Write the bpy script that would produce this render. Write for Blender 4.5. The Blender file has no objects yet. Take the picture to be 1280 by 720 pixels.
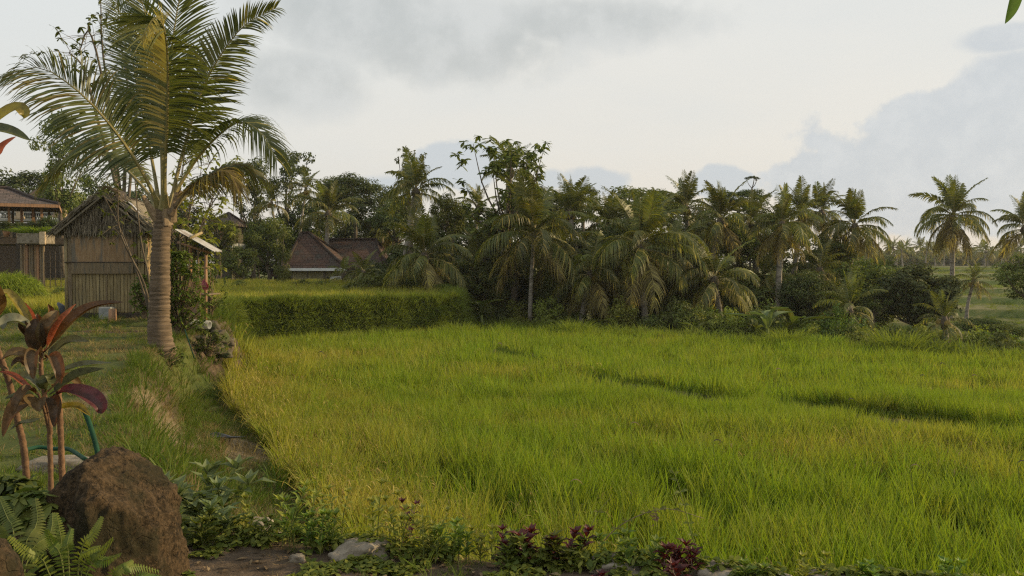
import bpy, bmesh, math, random
import numpy as np
from mathutils import Vector, Matrix, noise as mnoise

scene = bpy.context.scene
R = math.radians
random.seed(7)
rng = np.random.default_rng(7)

# ------------------------------------------------------------------ camera
EYE = 1.7
F = 1108.0                      # focal length in photo pixels (1280 wide)
PITCH = math.atan((328 - 360) / F)
cam_data = bpy.data.cameras.new("camera")
cam_data.sensor_width = 36.0
cam_data.lens = F / 1280 * 36.0
cam_data.clip_start = 0.05
cam_data.clip_end = 5000
cam = bpy.data.objects.new("camera", cam_data)
scene.collection.objects.link(cam)
cam.location = (0, 0, EYE)
cam.rotation_euler = (math.pi / 2 + PITCH, 0, 0)
scene.camera = cam

# ------------------------------------------------------------------ light and sky
SUN_EL, SUN_AZ = R(20), R(76)      # azimuth measured from the view axis (+Y) to the right (+X)
SUN_STRENGTH = 5.0
SKY_GAIN = 1.05
sun_dir = Vector((math.sin(SUN_AZ) * math.cos(SUN_EL), math.cos(SUN_AZ) * math.cos(SUN_EL), math.sin(SUN_EL)))
sd = bpy.data.lights.new("sun", 'SUN')
sd.energy = SUN_STRENGTH
sd.angle = R(1.5)
sd.color = (1.0, 0.77, 0.44)
sun = bpy.data.objects.new("sun", sd)
scene.collection.objects.link(sun)
sun.rotation_euler = sun_dir.to_track_quat('Z', 'Y').to_euler()
sun.location = (60, 20, 40)

scene.view_settings.view_transform = 'Standard'
scene.view_settings.look = 'None'
scene.view_settings.exposure = 0.0
scene.view_settings.gamma = 1.0


class NT:
    """short helper to write node trees"""
    def __init__(self, tree):
        self.t = tree
        self.n = tree.nodes
        self.l = tree.links

    def node(self, typ, **kw):
        nd = self.n.new(typ)
        for k, v in kw.items():
            setattr(nd, k, v)
        return nd

    def put(self, sock, val):
        if isinstance(val, bpy.types.NodeSocket):
            self.l.new(val, sock)
        elif val is not None:
            if hasattr(sock, 'default_value'):
                dv = sock.default_value
                if hasattr(dv, '__len__') and not hasattr(val, '__len__'):
                    val = [val] * len(dv)
                if hasattr(dv, '__len__') and len(dv) == 4 and len(val) == 3:
                    val = tuple(val) + (1.0,)
                sock.default_value = val

    def math(self, op, a, b=None, c=None, clamp=False):
        nd = self.node('ShaderNodeMath', operation=op, use_clamp=clamp)
        self.put(nd.inputs[0], a)
        if b is not None: self.put(nd.inputs[1], b)
        if c is not None: self.put(nd.inputs[2], c)
        return nd.outputs[0]

    def mix(self, f, a, b, mode='MIX'):
        nd = self.node('ShaderNodeMix', data_type='RGBA', blend_type=mode)
        self.put(nd.inputs[0], f); self.put(nd.inputs[6], a); self.put(nd.inputs[7], b)
        return nd.outputs[2]

    def noise(self, vec=None, scale=5, detail=3, rough=0.55, dist=0.0, out=0):
        nd = self.node('ShaderNodeTexNoise')
        if vec is not None: self.put(nd.inputs['Vector'], vec)
        self.put(nd.inputs['Scale'], scale); self.put(nd.inputs['Detail'], detail)
        self.put(nd.inputs['Roughness'], rough); self.put(nd.inputs['Distortion'], dist)
        return nd.outputs[out]

    def ramp(self, f, stops, interp='LINEAR'):
        nd = self.node('ShaderNodeValToRGB')
        nd.color_ramp.interpolation = interp
        e = nd.color_ramp.elements
        while len(e) > 1: e.remove(e[0])
        e[0].position = stops[0][0]; e[0].color = tuple(stops[0][1]) + ((1,) if len(stops[0][1]) == 3 else ())
        for p, c in stops[1:]:
            x = e.new(p); x.color = tuple(c) + ((1,) if len(c) == 3 else ())
        self.put(nd.inputs[0], f)
        return nd.outputs[0]

    def smooth(self, v, a, b, lo=0.0, hi=1.0):
        nd = self.node('ShaderNodeMapRange', interpolation_type='SMOOTHSTEP')
        self.put(nd.inputs[0], v); self.put(nd.inputs[1], a); self.put(nd.inputs[2], b)
        self.put(nd.inputs[3], lo); self.put(nd.inputs[4], hi)
        return nd.outputs[0]


# world: physical sky under a thin, broken evening overcast
world = bpy.data.worlds.new("World")
scene.world = world
world.use_nodes = True
W = NT(world.node_tree)
W.n.clear()
sky = W.node('ShaderNodeTexSky', sky_type='NISHITA')
sky.sun_disc = False
sky.sun_elevation = SUN_EL
sky.sun_rotation = SUN_AZ
sky.air_density = 1.2
sky.dust_density = 2.5
tc = W.node('ShaderNodeTexCoord')
sep = W.node('ShaderNodeSeparateXYZ')
W.put(sep.inputs[0], tc.outputs['Generated'])
dx, dy, dz = sep.outputs
az = W.math('MULTIPLY', W.math('ARCTAN2', dx, dy), F)                 # "pixels" of angle: 0 straight ahead
el = W.math('MULTIPLY', W.math('ARCSINE', dz), F)
comb = W.node('ShaderNodeCombineXYZ')
W.put(comb.inputs[0], az); W.put(comb.inputs[1], W.math('MULTIPLY', el, 1.0)); W.put(comb.inputs[2], W.math('MULTIPLY', dy, 300.0))
P3 = comb.outputs[0]
bn = W.noise(P3, 0.010, 7, 0.60)                      # edges of the clouds
bn2 = W.noise(P3, 0.035, 6, 0.6)
bn3 = W.noise(P3, 0.09, 5, 0.6)
stretch = W.node('ShaderNodeCombineXYZ')
W.put(stretch.inputs[0], W.math('MULTIPLY', az, 0.30)); W.put(stretch.inputs[1], el); W.put(stretch.inputs[2], W.math('MULTIPLY', dy, 200.0))
streak = W.noise(stretch.outputs[0], 0.011, 6, 0.55)
edge = W.math('ADD', W.math('MULTIPLY', W.math('SUBTRACT', bn, 0.5), 1.9), W.math('MULTIPLY', W.math('SUBTRACT', bn2, 0.5), 0.7))


def blob(px, py, rx, ry, soft, amt=1.0):
    u = W.math('DIVIDE', W.math('SUBTRACT', az, math.atan((px - 640) / F) * F), rx)
    v = W.math('DIVIDE', W.math('SUBTRACT', el, (328 - py)), ry)
    d = W.math('SQRT', W.math('ADD', W.math('MULTIPLY', u, u), W.math('MULTIPLY', v, v)))
    s = W.math('ADD', W.math('SUBTRACT', 1.0, d), W.math('MULTIPLY', edge, amt))
    return W.smooth(s, -soft, soft)


def union(*xs):
    r = xs[0]
    for x in xs[1:]: r = W.math('MAXIMUM', r, x)
    return r


base = W.ramp(W.math('DIVIDE', el, 520.0), [(0.0, (0.80, 0.70, 0.575)), (0.10, (0.82, 0.745, 0.64)), (0.27, (0.815, 0.785, 0.72)),
                                             (0.55, (0.80, 0.80, 0.765)), (1.0, (0.74, 0.775, 0.78))])
side = W.smooth(az, -650, 150)                        # the bright, sunward half is creamier
base = W.mix(side, W.mix(1.0, base, (0.94, 0.975, 1.01), 'MULTIPLY'), base)
base = W.mix(W.smooth(streak, 0.35, 0.75, 0, 0.35), base, (0.70, 0.73, 0.73))
grey = union(blob(440, 25, 120, 62, 0.32, 0.8), blob(560, 60, 150, 50, 0.35, 0.8), blob(720, 38, 150, 30, 0.45, 1.0),
             blob(375, 112, 80, 38, 0.4, 0.8), blob(230, 95, 90, 40, 0.5, 0.9), blob(30, -60, 200, 60, 0.5, 0.9))
greycol = W.mix(W.smooth(bn, 0.35, 0.65), (0.46, 0.49, 0.49), (0.64, 0.66, 0.655))
base = W.mix(W.math('MULTIPLY', grey, 0.66), base, greycol)
cum = union(blob(1290, 215, 250, 82, 0.09, 0.62), blob(1140, 228, 160, 50, 0.09, 0.7), blob(1200, 172, 105, 42, 0.10, 0.7),
            blob(1275, 155, 80, 48, 0.12, 0.5), blob(1255, 88, 42, 13, 0.3, 0.7), blob(1020, 238, 60, 14, 0.35, 0.6))
cumcol = W.mix(W.smooth(bn2, 0.30, 0.80), (0.575, 0.615, 0.65), (0.66, 0.69, 0.71))
base = W.mix(W.math('MULTIPLY', cum, 0.85), base, cumcol)
small = union(blob(572, 208, 58, 30, 0.12, 0.7), blob(480, 235, 50, 12, 0.4, 0.6), blob(742, 228, 48, 18, 0.2, 0.8), blob(903, 232, 34, 22, 0.15, 0.8), blob(690, 225, 20, 12, .3, .6))
base = W.mix(W.math('MULTIPLY', small, 0.72), base, (0.54, 0.60, 0.655))
# the rest of the sky, away from this view, carries the same broken clouds
away = W.smooth(dy, 0.80, 0.55)
gen = W.smooth(W.noise(tc.outputs['Generated'], 2.3, 7, 0.6), 0.46, 0.62)
base = W.mix(W.math('MULTIPLY', W.math('MULTIPLY', gen, away), 0.7), base, (0.58, 0.62, 0.645))
below = W.smooth(dz, -0.02, -0.10)
base = W.mix(below, base, (0.10, 0.12, 0.05))
bg1 = W.node('ShaderNodeBackground'); W.put(bg1.inputs[0], sky.outputs[0]); W.put(bg1.inputs[1], 0.08)
bg2 = W.node('ShaderNodeBackground'); W.put(bg2.inputs[0], base); W.put(bg2.inputs[1], SKY_GAIN)
ms = W.node('ShaderNodeMixShader'); W.put(ms.inputs[0], 0.93); W.l.new(bg1.outputs[0], ms.inputs[1]); W.l.new(bg2.outputs[0], ms.inputs[2])
wo = W.node('ShaderNodeOutputWorld'); W.l.new(ms.outputs[0], wo.inputs[0])
world.cycles.sampling_method = 'AUTOMATIC'

scene.cycles.max_bounces = 6
scene.cycles.diffuse_bounces = 3
scene.cycles.glossy_bounces = 2
scene.cycles.transmission_bounces = 3
scene.cycles.transparent_max_bounces = 6
scene.cycles.use_denoising = False      # the grain of 128 samples is finer than the blades the denoiser would smear
scene.cycles.filter_width = 1.25


# ------------------------------------------------------------------ pixel <-> place
def ray(px, py):
    u = (px - 640) / F; v = (360 - py) / F
    ct, st = math.cos(PITCH), math.sin(PITCH)
    return Vector((u, ct - v * st, st + v * ct))


def P(px, py, d):
    r = ray(px, py)
    return Vector((0, 0, EYE)) + r * (d / r.y)


def X(px, d):
    return (px - 640) / F * d


# ------------------------------------------------------------------ objects
def tag(o, label=None, cat=None, group=None, kind=None):
    if label: o['label'] = label
    if cat: o['category'] = cat
    if group: o['group'] = group
    if kind: o['kind'] = kind
    return o


def link(o, parent=None):
    scene.collection.objects.link(o)
    if parent is not None: o.parent = parent
    return o


def empty(name, loc, label, cat, group=None, rz=0.0, scale=1.0):
    o = bpy.data.objects.new(name, None)
    o.empty_display_size = 0.2
    o.location = loc; o.rotation_euler = (0, 0, rz); o.scale = (scale,) * 3
    link(o)
    return tag(o, label, cat, group)


def mesh_np(name, V, Fc, mats, midx=None, smooth=False, tint=None, attrs=None):
    me = bpy.data.meshes.new(name)
    V = np.asarray(V, dtype=np.float32)
    if isinstance(Fc, np.ndarray):
        k = Fc.shape[1]; n = len(Fc)
        loops = Fc.reshape(-1).astype(np.int32)
        starts = np.arange(0, n * k, k, dtype=np.int32); tot = np.full(n, k, dtype=np.int32)
    else:
        n = len(Fc)
        tot = np.array([len(f) for f in Fc], dtype=np.int32)
        loops = np.array([i for f in Fc for i in f], dtype=np.int32)
        starts = (np.cumsum(tot) - tot).astype(np.int32)
    me.vertices.add(len(V)); me.vertices.foreach_set('co', V.reshape(-1))
    me.loops.add(len(loops)); me.loops.foreach_set('vertex_index', loops)
    me.polygons.add(n); me.polygons.foreach_set('loop_start', starts)
    try: me.polygons.foreach_set('loop_total', tot)
    except Exception: pass
    if midx is not None: me.polygons.foreach_set('material_index', np.asarray(midx, dtype=np.int32))
    me.polygons.foreach_set('use_smooth', np.full(n, bool(smooth)))
    for m in (mats if isinstance(mats, (list, tuple)) else [mats]): me.materials.append(m)
    me.update(calc_edges=True)
    if tint is not None:
        a = me.attributes.new('tint', 'FLOAT', 'POINT'); a.data.foreach_set('value', np.asarray(tint, dtype=np.float32))
    for nm, arr in (attrs or {}).items():
        arr = np.asarray(arr, dtype=np.float32)
        if arr.ndim == 1:
            a = me.attributes.new(nm, 'FLOAT', 'POINT'); a.data.foreach_set('value', arr)
        else:
            a = me.attributes.new(nm, 'FLOAT_VECTOR', 'POINT'); a.data.foreach_set('vector', arr.reshape(-1))
    return me


def obj(name, me, parent=None, loc=None):
    o = bpy.data.objects.new(name, me)
    link(o, parent)
    if loc is not None: o.location = loc
    return o


class MB:
    """collects boxes, tubes and ribbons for ONE mesh"""
    def __init__(self):
        self.v = []; self.f = []; self.m = []; self.t = []

    def add(self, vs, fs, mi=0, t=0.5):
        b = len(self.v)
        self.v += [tuple(v) for v in vs]; self.f += [tuple(i + b for i in f) for f in fs]; self.m += [mi] * len(fs); self.t += [t] * len(vs)
        return self

    def box(self, x0, x1, y0, y1, z0, z1, mi=0, M=None, bev=0.0):
        xs, ys, zs = sorted((x0, x1)), sorted((y0, y1)), sorted((z0, z1))
        b = min(bev, (xs[1] - xs[0]) / 2.2, (ys[1] - ys[0]) / 2.2, (zs[1] - zs[0]) / 2.2)
        if b <= 0:
            vs = [Vector((xs[i], ys[j], zs[k])) for i in (0, 1) for j in (0, 1) for k in (0, 1)]
            fs = [(0, 1, 3, 2), (4, 6, 7, 5), (0, 4, 5, 1), (2, 3, 7, 6), (0, 2, 6, 4), (1, 5, 7, 3)]
        else:
            bm = bmesh.new()
            bmesh.ops.create_cube(bm, size=1)
            for v in bm.verts:
                v.co = Vector((xs[0] + (v.co.x + .5) * (xs[1] - xs[0]), ys[0] + (v.co.y + .5) * (ys[1] - ys[0]), zs[0] + (v.co.z + .5) * (zs[1] - zs[0])))
            bmesh.ops.bevel(bm, geom=bm.edges[:], offset=b, segments=1, affect='EDGES')
            bm.verts.index_update()
            vs = [v.co.copy() for v in bm.verts]; fs = [[v.index for v in f.verts] for f in bm.faces]
            bm.free()
        if M is not None: vs = [M @ v for v in vs]
        return self.add(vs, fs, mi)

    def tube(self, pts, rad, n=8, mi=0, caps=True, t=0.5):
        pts = [Vector(p) for p in pts]
        if not hasattr(rad, '__len__'): rad = [rad] * len(pts)
        if len(rad) != len(pts): rad = list(np.interp(np.linspace(0, 1, len(pts)), np.linspace(0, 1, len(rad)), rad))
        vs = []; fs = []
        prev = None
        for i, p in enumerate(pts):
            T = (pts[min(i + 1, len(pts) - 1)] - pts[max(i - 1, 0)]).normalized()
            if prev is None:
                a = T.orthogonal().normalized()
            else:
                a = (prev - T * prev.dot(T))
                a = a.normalized() if a.length > 1e-6 else T.orthogonal().normalized()
            prev = a
            b = T.cross(a)
            for k in range(n):
                an = 2 * math.pi * k / n
                vs.append(p + (a * math.cos(an) + b * math.sin(an)) * rad[i])
        for i in range(len(pts) - 1):
            for k in range(n):
                k2 = (k + 1) % n
                fs.append((i * n + k, i * n + k2, (i + 1) * n + k2, (i + 1) * n + k))
        if caps:
            fs.append(tuple(range(n))[::-1]); fs.append(tuple(range((len(pts) - 1) * n, len(pts) * n)))
        return self.add(vs, fs, mi, t)

    def leaf(self, path, width, fold=0.15, up=None, mi=0, wave=0.0, t=0.5, prof=None, seed=0):
        """broad leaf: midrib along path, two halves folded up, optional wavy margin"""
        pts = [Vector(p) for p in path]; n = len(pts)
        vs = []; fs = []; tt = []
        upv = Vector(up) if up is not None else Vector((0, 0, 1))
        rr = random.Random(seed)
        ph = rr.uniform(0, 6)
        for i, p in enumerate(pts):
            s = i / (n - 1)
            T = (pts[min(i + 1, n - 1)] - pts[max(i - 1, 0)]).normalized()
            B = T.cross(upv)
            B = B.normalized() if B.length > 1e-4 else T.orthogonal()
            N = B.cross(T)
            w = width * (prof(s) if prof else math.sin(math.pi * min(1, s ** 0.75 * 0.985 + 0.015)) ** 0.8)
            for j in (-1, -0.5, 0, 0.5, 1):
                wv = wave * w * math.sin(9 * s + ph + j * 1.3) * abs(j)
                vs.append(p + B * (j * w) + N * (abs(j) ** 1.3 * w * fold * 2 + wv))
                tt.append(min(1, max(0, t + (0.28 if j == 0 else 0) + rr.uniform(-.22, .22))))
        for i in range(n - 1):
            for j in range(4):
                a = i * 5 + j
                fs.append((a, a + 1, a + 6, a + 5))
        self.add(vs, fs, mi, t)
        self.t[-len(tt):] = tt
        return self

    def build(self, name, mats, parent=None, smooth=False):
        me = mesh_np(name, np.array(self.v), self.f, mats, self.m, smooth, tint=self.t)
        return obj(name, me, parent)

    def mesh(self, name, mats, smooth=False):
        return mesh_np(name, np.array(self.v), self.f, mats, self.m, smooth, tint=self.t)


def bez(pts, n):
    """smooth curve through control points (Catmull-Rom)"""
    pts = [Vector(p) for p in pts]
    if len(pts) == 2: return [pts[0].lerp(pts[1], i / n) for i in range(n + 1)]
    q = [pts[0] * 2 - pts[1]] + pts + [pts[-1] * 2 - pts[-2]]
    out = []
    m = len(pts) - 1
    for i in range(n + 1):
        u = i / n * m; k = min(int(u), m - 1); t = u - k
        a, b, c, d = q[k:k + 4]
        out.append(0.5 * ((2 * b) + (c - a) * t + (2 * a - 5 * b + 4 * c - d) * t * t + (3 * b - a - 3 * c + d) * t ** 3))
    return out


def nrm(a):
    return a / np.maximum(np.linalg.norm(a, axis=-1, keepdims=True), 1e-9)


def ribbons(C, Wd):
    """C centre lines [N,S+1,3], Wd half-width vectors [N,S+1,3] -> verts, quads"""
    N, S1, _ = C.shape
    V = np.stack([C - Wd, C + Wd], axis=2).reshape(-1, 3)
    b = (np.arange(N)[:, None] * S1 + np.arange(S1 - 1)[None, :]) * 2
    Fq = np.stack([b, b + 1, b + 3, b + 2], axis=-1).reshape(-1, 4)
    return V, Fq


_lat = {}


def vnoise(x, y, scale, seed=0, octv=3):
    x = np.asarray(x, dtype=float); y = np.asarray(y, dtype=float)
    out = 0; amp = 1; tot = 0
    for o in range(octv):
        if (seed, o) not in _lat: _lat[(seed, o)] = np.random.default_rng(seed * 31 + o).random((256, 256))
        L = _lat[(seed, o)]
        u = x / scale * 2 ** o; v = y / scale * 2 ** o
        i = np.floor(u).astype(int); j = np.floor(v).astype(int)
        a = u - i; b = v - j
        a = a * a * (3 - 2 * a); b = b * b * (3 - 2 * b)
        g = lambda p, q: L[p % 256, q % 256]
        out = out + amp * ((g(i, j) * (1 - a) + g(i + 1, j) * a) * (1 - b) + (g(i, j + 1) * (1 - a) + g(i + 1, j + 1) * a) * b)
        tot += amp; amp *= 0.5
    return out / tot


def sstep(x, a, b):
    t = np.clip((x - a) / (b - a), 0, 1)
    return t * t * (3 - 2 * t)


def poly_sd(x, y, poly):
    """signed distance to polygon, positive inside"""
    x = np.asarray(x, float); y = np.asarray(y, float)
    d = np.full(x.shape, 1e9); inside = np.zeros(x.shape, bool)
    n = len(poly)
    for i in range(n):
        x0, y0 = poly[i]; x1, y1 = poly[(i + 1) % n]
        ex, ey = x1 - x0, y1 - y0
        t = np.clip(((x - x0) * ex + (y - y0) * ey) / (ex * ex + ey * ey), 0, 1)
        d = np.minimum(d, np.hypot(x - x0 - t * ex, y - y0 - t * ey))
        if ey != 0:
            c = ((y0 > y) != (y1 > y)) & (x < (x1 - x0) * (y - y0) / ey + x0)
            inside ^= c
    return np.where(inside, d, -d)


def line_sd(x, y, pts):
    x = np.asarray(x, float); y = np.asarray(y, float)
    d = np.full(x.shape, 1e9)
    for (x0, y0), (x1, y1) in zip(pts[:-1], pts[1:]):
        ex, ey = x1 - x0, y1 - y0
        t = np.clip(((x - x0) * ex + (y - y0) * ey) / (ex * ex + ey * ey), 0, 1)
        d = np.minimum(d, np.hypot(x - x0 - t * ex, y - y0 - t * ey))
    return d


# ------------------------------------------------------------------ materials
def mat(name):
    m = bpy.data.materials.new(name); m.use_nodes = True
    n = NT(m.node_tree); n.n.clear()
    out = n.node('ShaderNodeOutputMaterial')
    return m, n, out


def foliage(name, dark, light, trans=0.35, rough=0.5, gloss=0.25, hue=None, vary=0.35, inst=False, tcol=None, mottle=0.0):
    """leaf: diffuse + translucent + a soft sheen; hue varies leaf to leaf (attribute tint) and plant to plant"""
    m, n, out = mat(name)
    at = n.node('ShaderNodeAttribute', attribute_name='tint', attribute_type='INSTANCER' if inst else 'GEOMETRY')
    oi = n.node('ShaderNodeObjectInfo')
    gl = n.node('ShaderNodeAttribute', attribute_name='tint', attribute_type='GEOMETRY')
    col = n.mix(at.outputs['Fac'], dark, light)
    if hue is not None:
        col = n.mix(n.smooth(gl.outputs['Fac'] if inst else n.noise(None, 3.0, 2), 0.55, 0.95, 0, 1), col, hue)
    if mottle:
        obc = n.node('ShaderNodeTexCoord').outputs['Object']
        col = n.mix(n.smooth(n.noise(obc, 28, 6, .7), .42, .68, 0, mottle), col, n.mix(1.0, col, (.38, .34, .30), 'MULTIPLY'))
        col = n.mix(n.smooth(n.noise(obc, 70, 4, .7), .60, .68, 0, mottle), col, (.16, .11, .05))
    hv = n.node('ShaderNodeHueSaturation')
    rn = oi.outputs['Random']
    n.put(hv.inputs['Hue'], n.math('ADD', 0.5 - 0.012, n.math('MULTIPLY', rn, 0.024)))
    n.put(hv.inputs['Value'], n.math('ADD', 1 - vary / 2, n.math('MULTIPLY', rn, vary)))
    n.put(hv.inputs['Color'], col)
    col = hv.outputs[0]
    d = n.node('ShaderNodeBsdfDiffuse'); n.put(d.inputs[0], col)
    t = n.node('ShaderNodeBsdfTranslucent')
    n.put(t.inputs[0], n.mix(1.0, col, tcol or (1.15, 1.2, 0.55), 'MULTIPLY'))
    mx = n.node('ShaderNodeMixShader'); n.put(mx.inputs[0], trans); n.l.new(d.outputs[0], mx.inputs[1]); n.l.new(t.outputs[0], mx.inputs[2])
    g = n.node('ShaderNodeBsdfGlossy'); n.put(g.inputs['Roughness'], rough); n.put(g.inputs[0], (1, 1, 1))
    m2 = n.node('ShaderNodeMixShader'); n.put(m2.inputs[0], 0.055 * gloss); n.l.new(mx.outputs[0], m2.inputs[1]); n.l.new(g.outputs[0], m2.inputs[2])
    n.l.new(m2.outputs[0], out.inputs[0])
    return m


def rough_mat(name, c1, c2, scale=8, rough=0.85, bump=0.3, c3=None, stretch=None, detail=6, spec=0.2, metallic=0.0, dist=0.02):
    """general worn surface: two or three noise-mixed colours and bump, in object space"""
    m, n, out = mat(name)
    tcn = n.node('ShaderNodeTexCoord')
    mp = n.node('ShaderNodeMapping'); n.put(mp.inputs[0], tcn.outputs['Object'])
    if stretch: mp.inputs['Scale'].default_value = stretch
    a = n.noise(mp.outputs[0], scale, detail, 0.6)
    b = n.noise(mp.outputs[0], scale * 0.27, 4, 0.6)
    col = n.mix(n.smooth(a, 0.35, 0.65), c1, c2)
    if c3 is not None: col = n.mix(n.smooth(b, 0.5, 0.66), col, c3)
    oi = n.node('ShaderNodeObjectInfo')
    hv = n.node('ShaderNodeHueSaturation'); n.put(hv.inputs['Color'], col)
    n.put(hv.inputs['Value'], n.math('ADD', 0.85, n.math('MULTIPLY', oi.outputs['Random'], 0.3)))
    p = n.node('ShaderNodeBsdfPrincipled')
    n.put(p.inputs['Base Color'], hv.outputs[0]); p.inputs['Roughness'].default_value = rough
    p.inputs['Specular IOR Level'].default_value = spec; p.inputs['Metallic'].default_value = metallic
    if bump:
        bp = n.node('ShaderNodeBump'); n.put(bp.inputs['Strength'], bump); n.put(bp.inputs['Distance'], dist)
        n.put(bp.inputs['Height'], n.noise(mp.outputs[0], scale * 2.2, 8, 0.65))
        n.l.new(bp.outputs[0], p.inputs['Normal'])
    n.l.new(p.outputs[0], out.inputs[0])
    return m


M = {}
M['rice'] = foliage('rice_blades', (0.195, 0.262, 0.026), (0.38, 0.315, 0.075), trans=0.45, gloss=0.12, vary=0.3, inst=True, tcol=(1.1, 1.15, 0.45))
M['rice_straw'] = foliage('rice_heads', (0.30, 0.24, 0.07), (0.36, 0.27, 0.09), trans=0.3, gloss=0.1, inst=True)
M['grass'] = foliage('bank_grass', (0.075, 0.115, 0.018), (0.17, 0.20, 0.035), trans=0.4, gloss=0.12, vary=0.4, inst=True)
M['straw'] = foliage('dry_grass', (0.20, 0.15, 0.07), (0.30, 0.23, 0.11), trans=0.25, gloss=0.05, inst=True)
M['palm'] = foliage('palm_leaf', (0.074, 0.100, 0.022), (0.20, 0.185, 0.036), trans=0.34, rough=0.45, gloss=0.5, vary=0.5)
M['palm_hero'] = foliage('coconut_leaflets', (0.065, 0.09, 0.028), (0.15, 0.15, 0.035), trans=0.34, rough=0.42, gloss=0.55, vary=0.2)
M['palm_gold'] = foliage('yellowed_leaflets', (0.36, 0.30, 0.08), (0.50, 0.41, 0.13), trans=0.45, rough=0.5, gloss=0.4, vary=0.1)
M['palm_brown'] = foliage('old_leaflets', (0.15, 0.125, 0.05), (0.23, 0.18, 0.07), trans=0.25, rough=0.6, gloss=0.15, vary=0.3)
M['rachis'] = rough_mat('frond_rib', (0.19, 0.17, 0.055), (0.28, 0.22, 0.08), 12, 0.55, 0.1, spec=0.4)
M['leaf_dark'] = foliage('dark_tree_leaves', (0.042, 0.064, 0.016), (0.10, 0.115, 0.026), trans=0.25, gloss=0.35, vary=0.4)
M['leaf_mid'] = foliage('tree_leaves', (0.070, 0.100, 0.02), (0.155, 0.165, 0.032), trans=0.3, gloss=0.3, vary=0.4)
M['leaf_bright'] = foliage('bright_shrub_leaves', (0.085, 0.15, 0.02), (0.17, 0.23, 0.035), trans=0.35, gloss=0.35, vary=0.3)
M['leaf_yellow'] = foliage('yellow_green_leaves', (0.16, 0.20, 0.03), (0.28, 0.28, 0.05), trans=0.35, gloss=0.3, vary=0.3)
M['leaf_pale'] = foliage('pale_weed_leaves', (0.11, 0.15, 0.055), (0.18, 0.22, 0.095), trans=0.3, gloss=0.3, vary=0.2)
M['leaf_red'] = foliage('maroon_leaves', (0.045, 0.012, 0.013), (0.10, 0.022, 0.022), trans=0.3, gloss=0.45, vary=0.3, tcol=(1.2, 0.7, 0.5))
M['fern'] = foliage('fern_pinnae', (0.09, 0.135, 0.02), (0.25, 0.26, 0.04), trans=0.35, gloss=0.3, vary=0.2)
M['bark'] = rough_mat('bark', (0.075, 0.06, 0.042), (0.15, 0.12, 0.085), 9, 0.9, 0.5, stretch=(1, 1, 0.3))
M['bark_pale'] = rough_mat('pale_bark', (0.20, 0.175, 0.14), (0.33, 0.29, 0.24), 7, 0.9, 0.4, c3=(0.13, 0.11, 0.085), stretch=(1, 1, 2.5))
M['stem'] = rough_mat('green_stem', (0.10, 0.13, 0.03), (0.17, 0.18, 0.05), 20, 0.7, 0.1)
M['twig'] = rough_mat('twig', (0.16, 0.11, 0.07), (0.26, 0.19, 0.12), 20, 0.85, 0.3)
M['wood'] = rough_mat('weathered_wood', (0.15, 0.112, 0.068), (0.24, 0.18, 0.11), 10, 0.85, 0.35, c3=(0.11, 0.10, 0.075), stretch=(6, 6, 0.6), dist=0.01)
M['board'] = rough_mat('stained_board', (0.23, 0.145, 0.075), (0.31, 0.21, 0.12), 6, 0.85, 0.3, c3=(0.15, 0.13, 0.10), stretch=(5, 5, 0.7), dist=0.01)
M['bamboo'] = rough_mat('old_bamboo', (0.22, 0.165, 0.08), (0.33, 0.26, 0.135), 9, 0.75, 0.25, c3=(0.17, 0.14, 0.08), stretch=(7, 7, 0.5), dist=0.008)
M['thatch'] = rough_mat('thatch', (0.17, 0.14, 0.095), (0.27, 0.225, 0.16), 14, 0.95, 0.5, c3=(0.10, 0.09, 0.06), stretch=(5, 5, 0.6))
M['wood_red_and_lit'] = rough_mat('red_brown_and_lit_timber', (0.30, 0.16, 0.08), (0.42, 0.24, 0.13), 10, 0.8, 0.25, c3=(0.22, 0.15, 0.10), stretch=(5, 5, 0.6), dist=0.01)  # reddish timber; also stands in for orange sunlight on hut, shelter and pavilion
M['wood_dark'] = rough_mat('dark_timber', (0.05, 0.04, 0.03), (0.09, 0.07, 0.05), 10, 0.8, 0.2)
M['concrete'] = rough_mat('grey_concrete', (0.24, 0.25, 0.24), (0.34, 0.34, 0.32), 9, 0.9, 0.3, c3=(0.18, 0.19, 0.16))
M['stone'] = rough_mat('pale_stone', (0.17, 0.14, 0.10), (0.27, 0.23, 0.175), 10, 0.92, 0.8, c3=(0.10, 0.08, 0.05))
M['rock_plain'] = rough_mat('volcanic_rock', (0.050, 0.035, 0.020), (0.125, 0.085, 0.046), 22, 0.95, 1.0, c3=(0.035, 0.028, 0.016), detail=10, dist=0.03)
M['rubble'] = rough_mat('mossy_rubble', (0.060, 0.05, 0.035), (0.12, 0.10, 0.07), 9, 0.95, 0.9, c3=(0.06, 0.075, 0.025))
M['tin'] = rough_mat('weathered_tin', (0.42, 0.41, 0.38), (0.60, 0.58, 0.54), 7, 0.5, 0.15, c3=(0.28, 0.22, 0.17), spec=0.5)
M['sheet'] = rough_mat('plastic_sheet', (0.62, 0.63, 0.66), (0.75, 0.76, 0.80), 5, 0.4, 0.2, spec=0.4)
M['dry_leaf'] = rough_mat('dry_sheath', (0.20, 0.14, 0.085), (0.33, 0.24, 0.15), 14, 0.8, 0.3)
M['plaster'] = rough_mat('ochre_plaster', (0.34, 0.30, 0.17), (0.42, 0.37, 0.22), 3, 0.9, 0.1, c3=(0.26, 0.24, 0.15))
M['white'] = rough_mat('white_paint', (0.62, 0.62, 0.60), (0.72, 0.72, 0.70), 4, 0.8, 0.05)
M['hose'] = rough_mat('green_hose', (0.010, 0.040, 0.020), (0.014, 0.055, 0.028), 9, 0.7, 0.02, spec=0.15)
M['pot'] = rough_mat('terracotta', (0.34, 0.17, 0.09), (0.42, 0.22, 0.12), 9, 0.9, 0.1)
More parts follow.
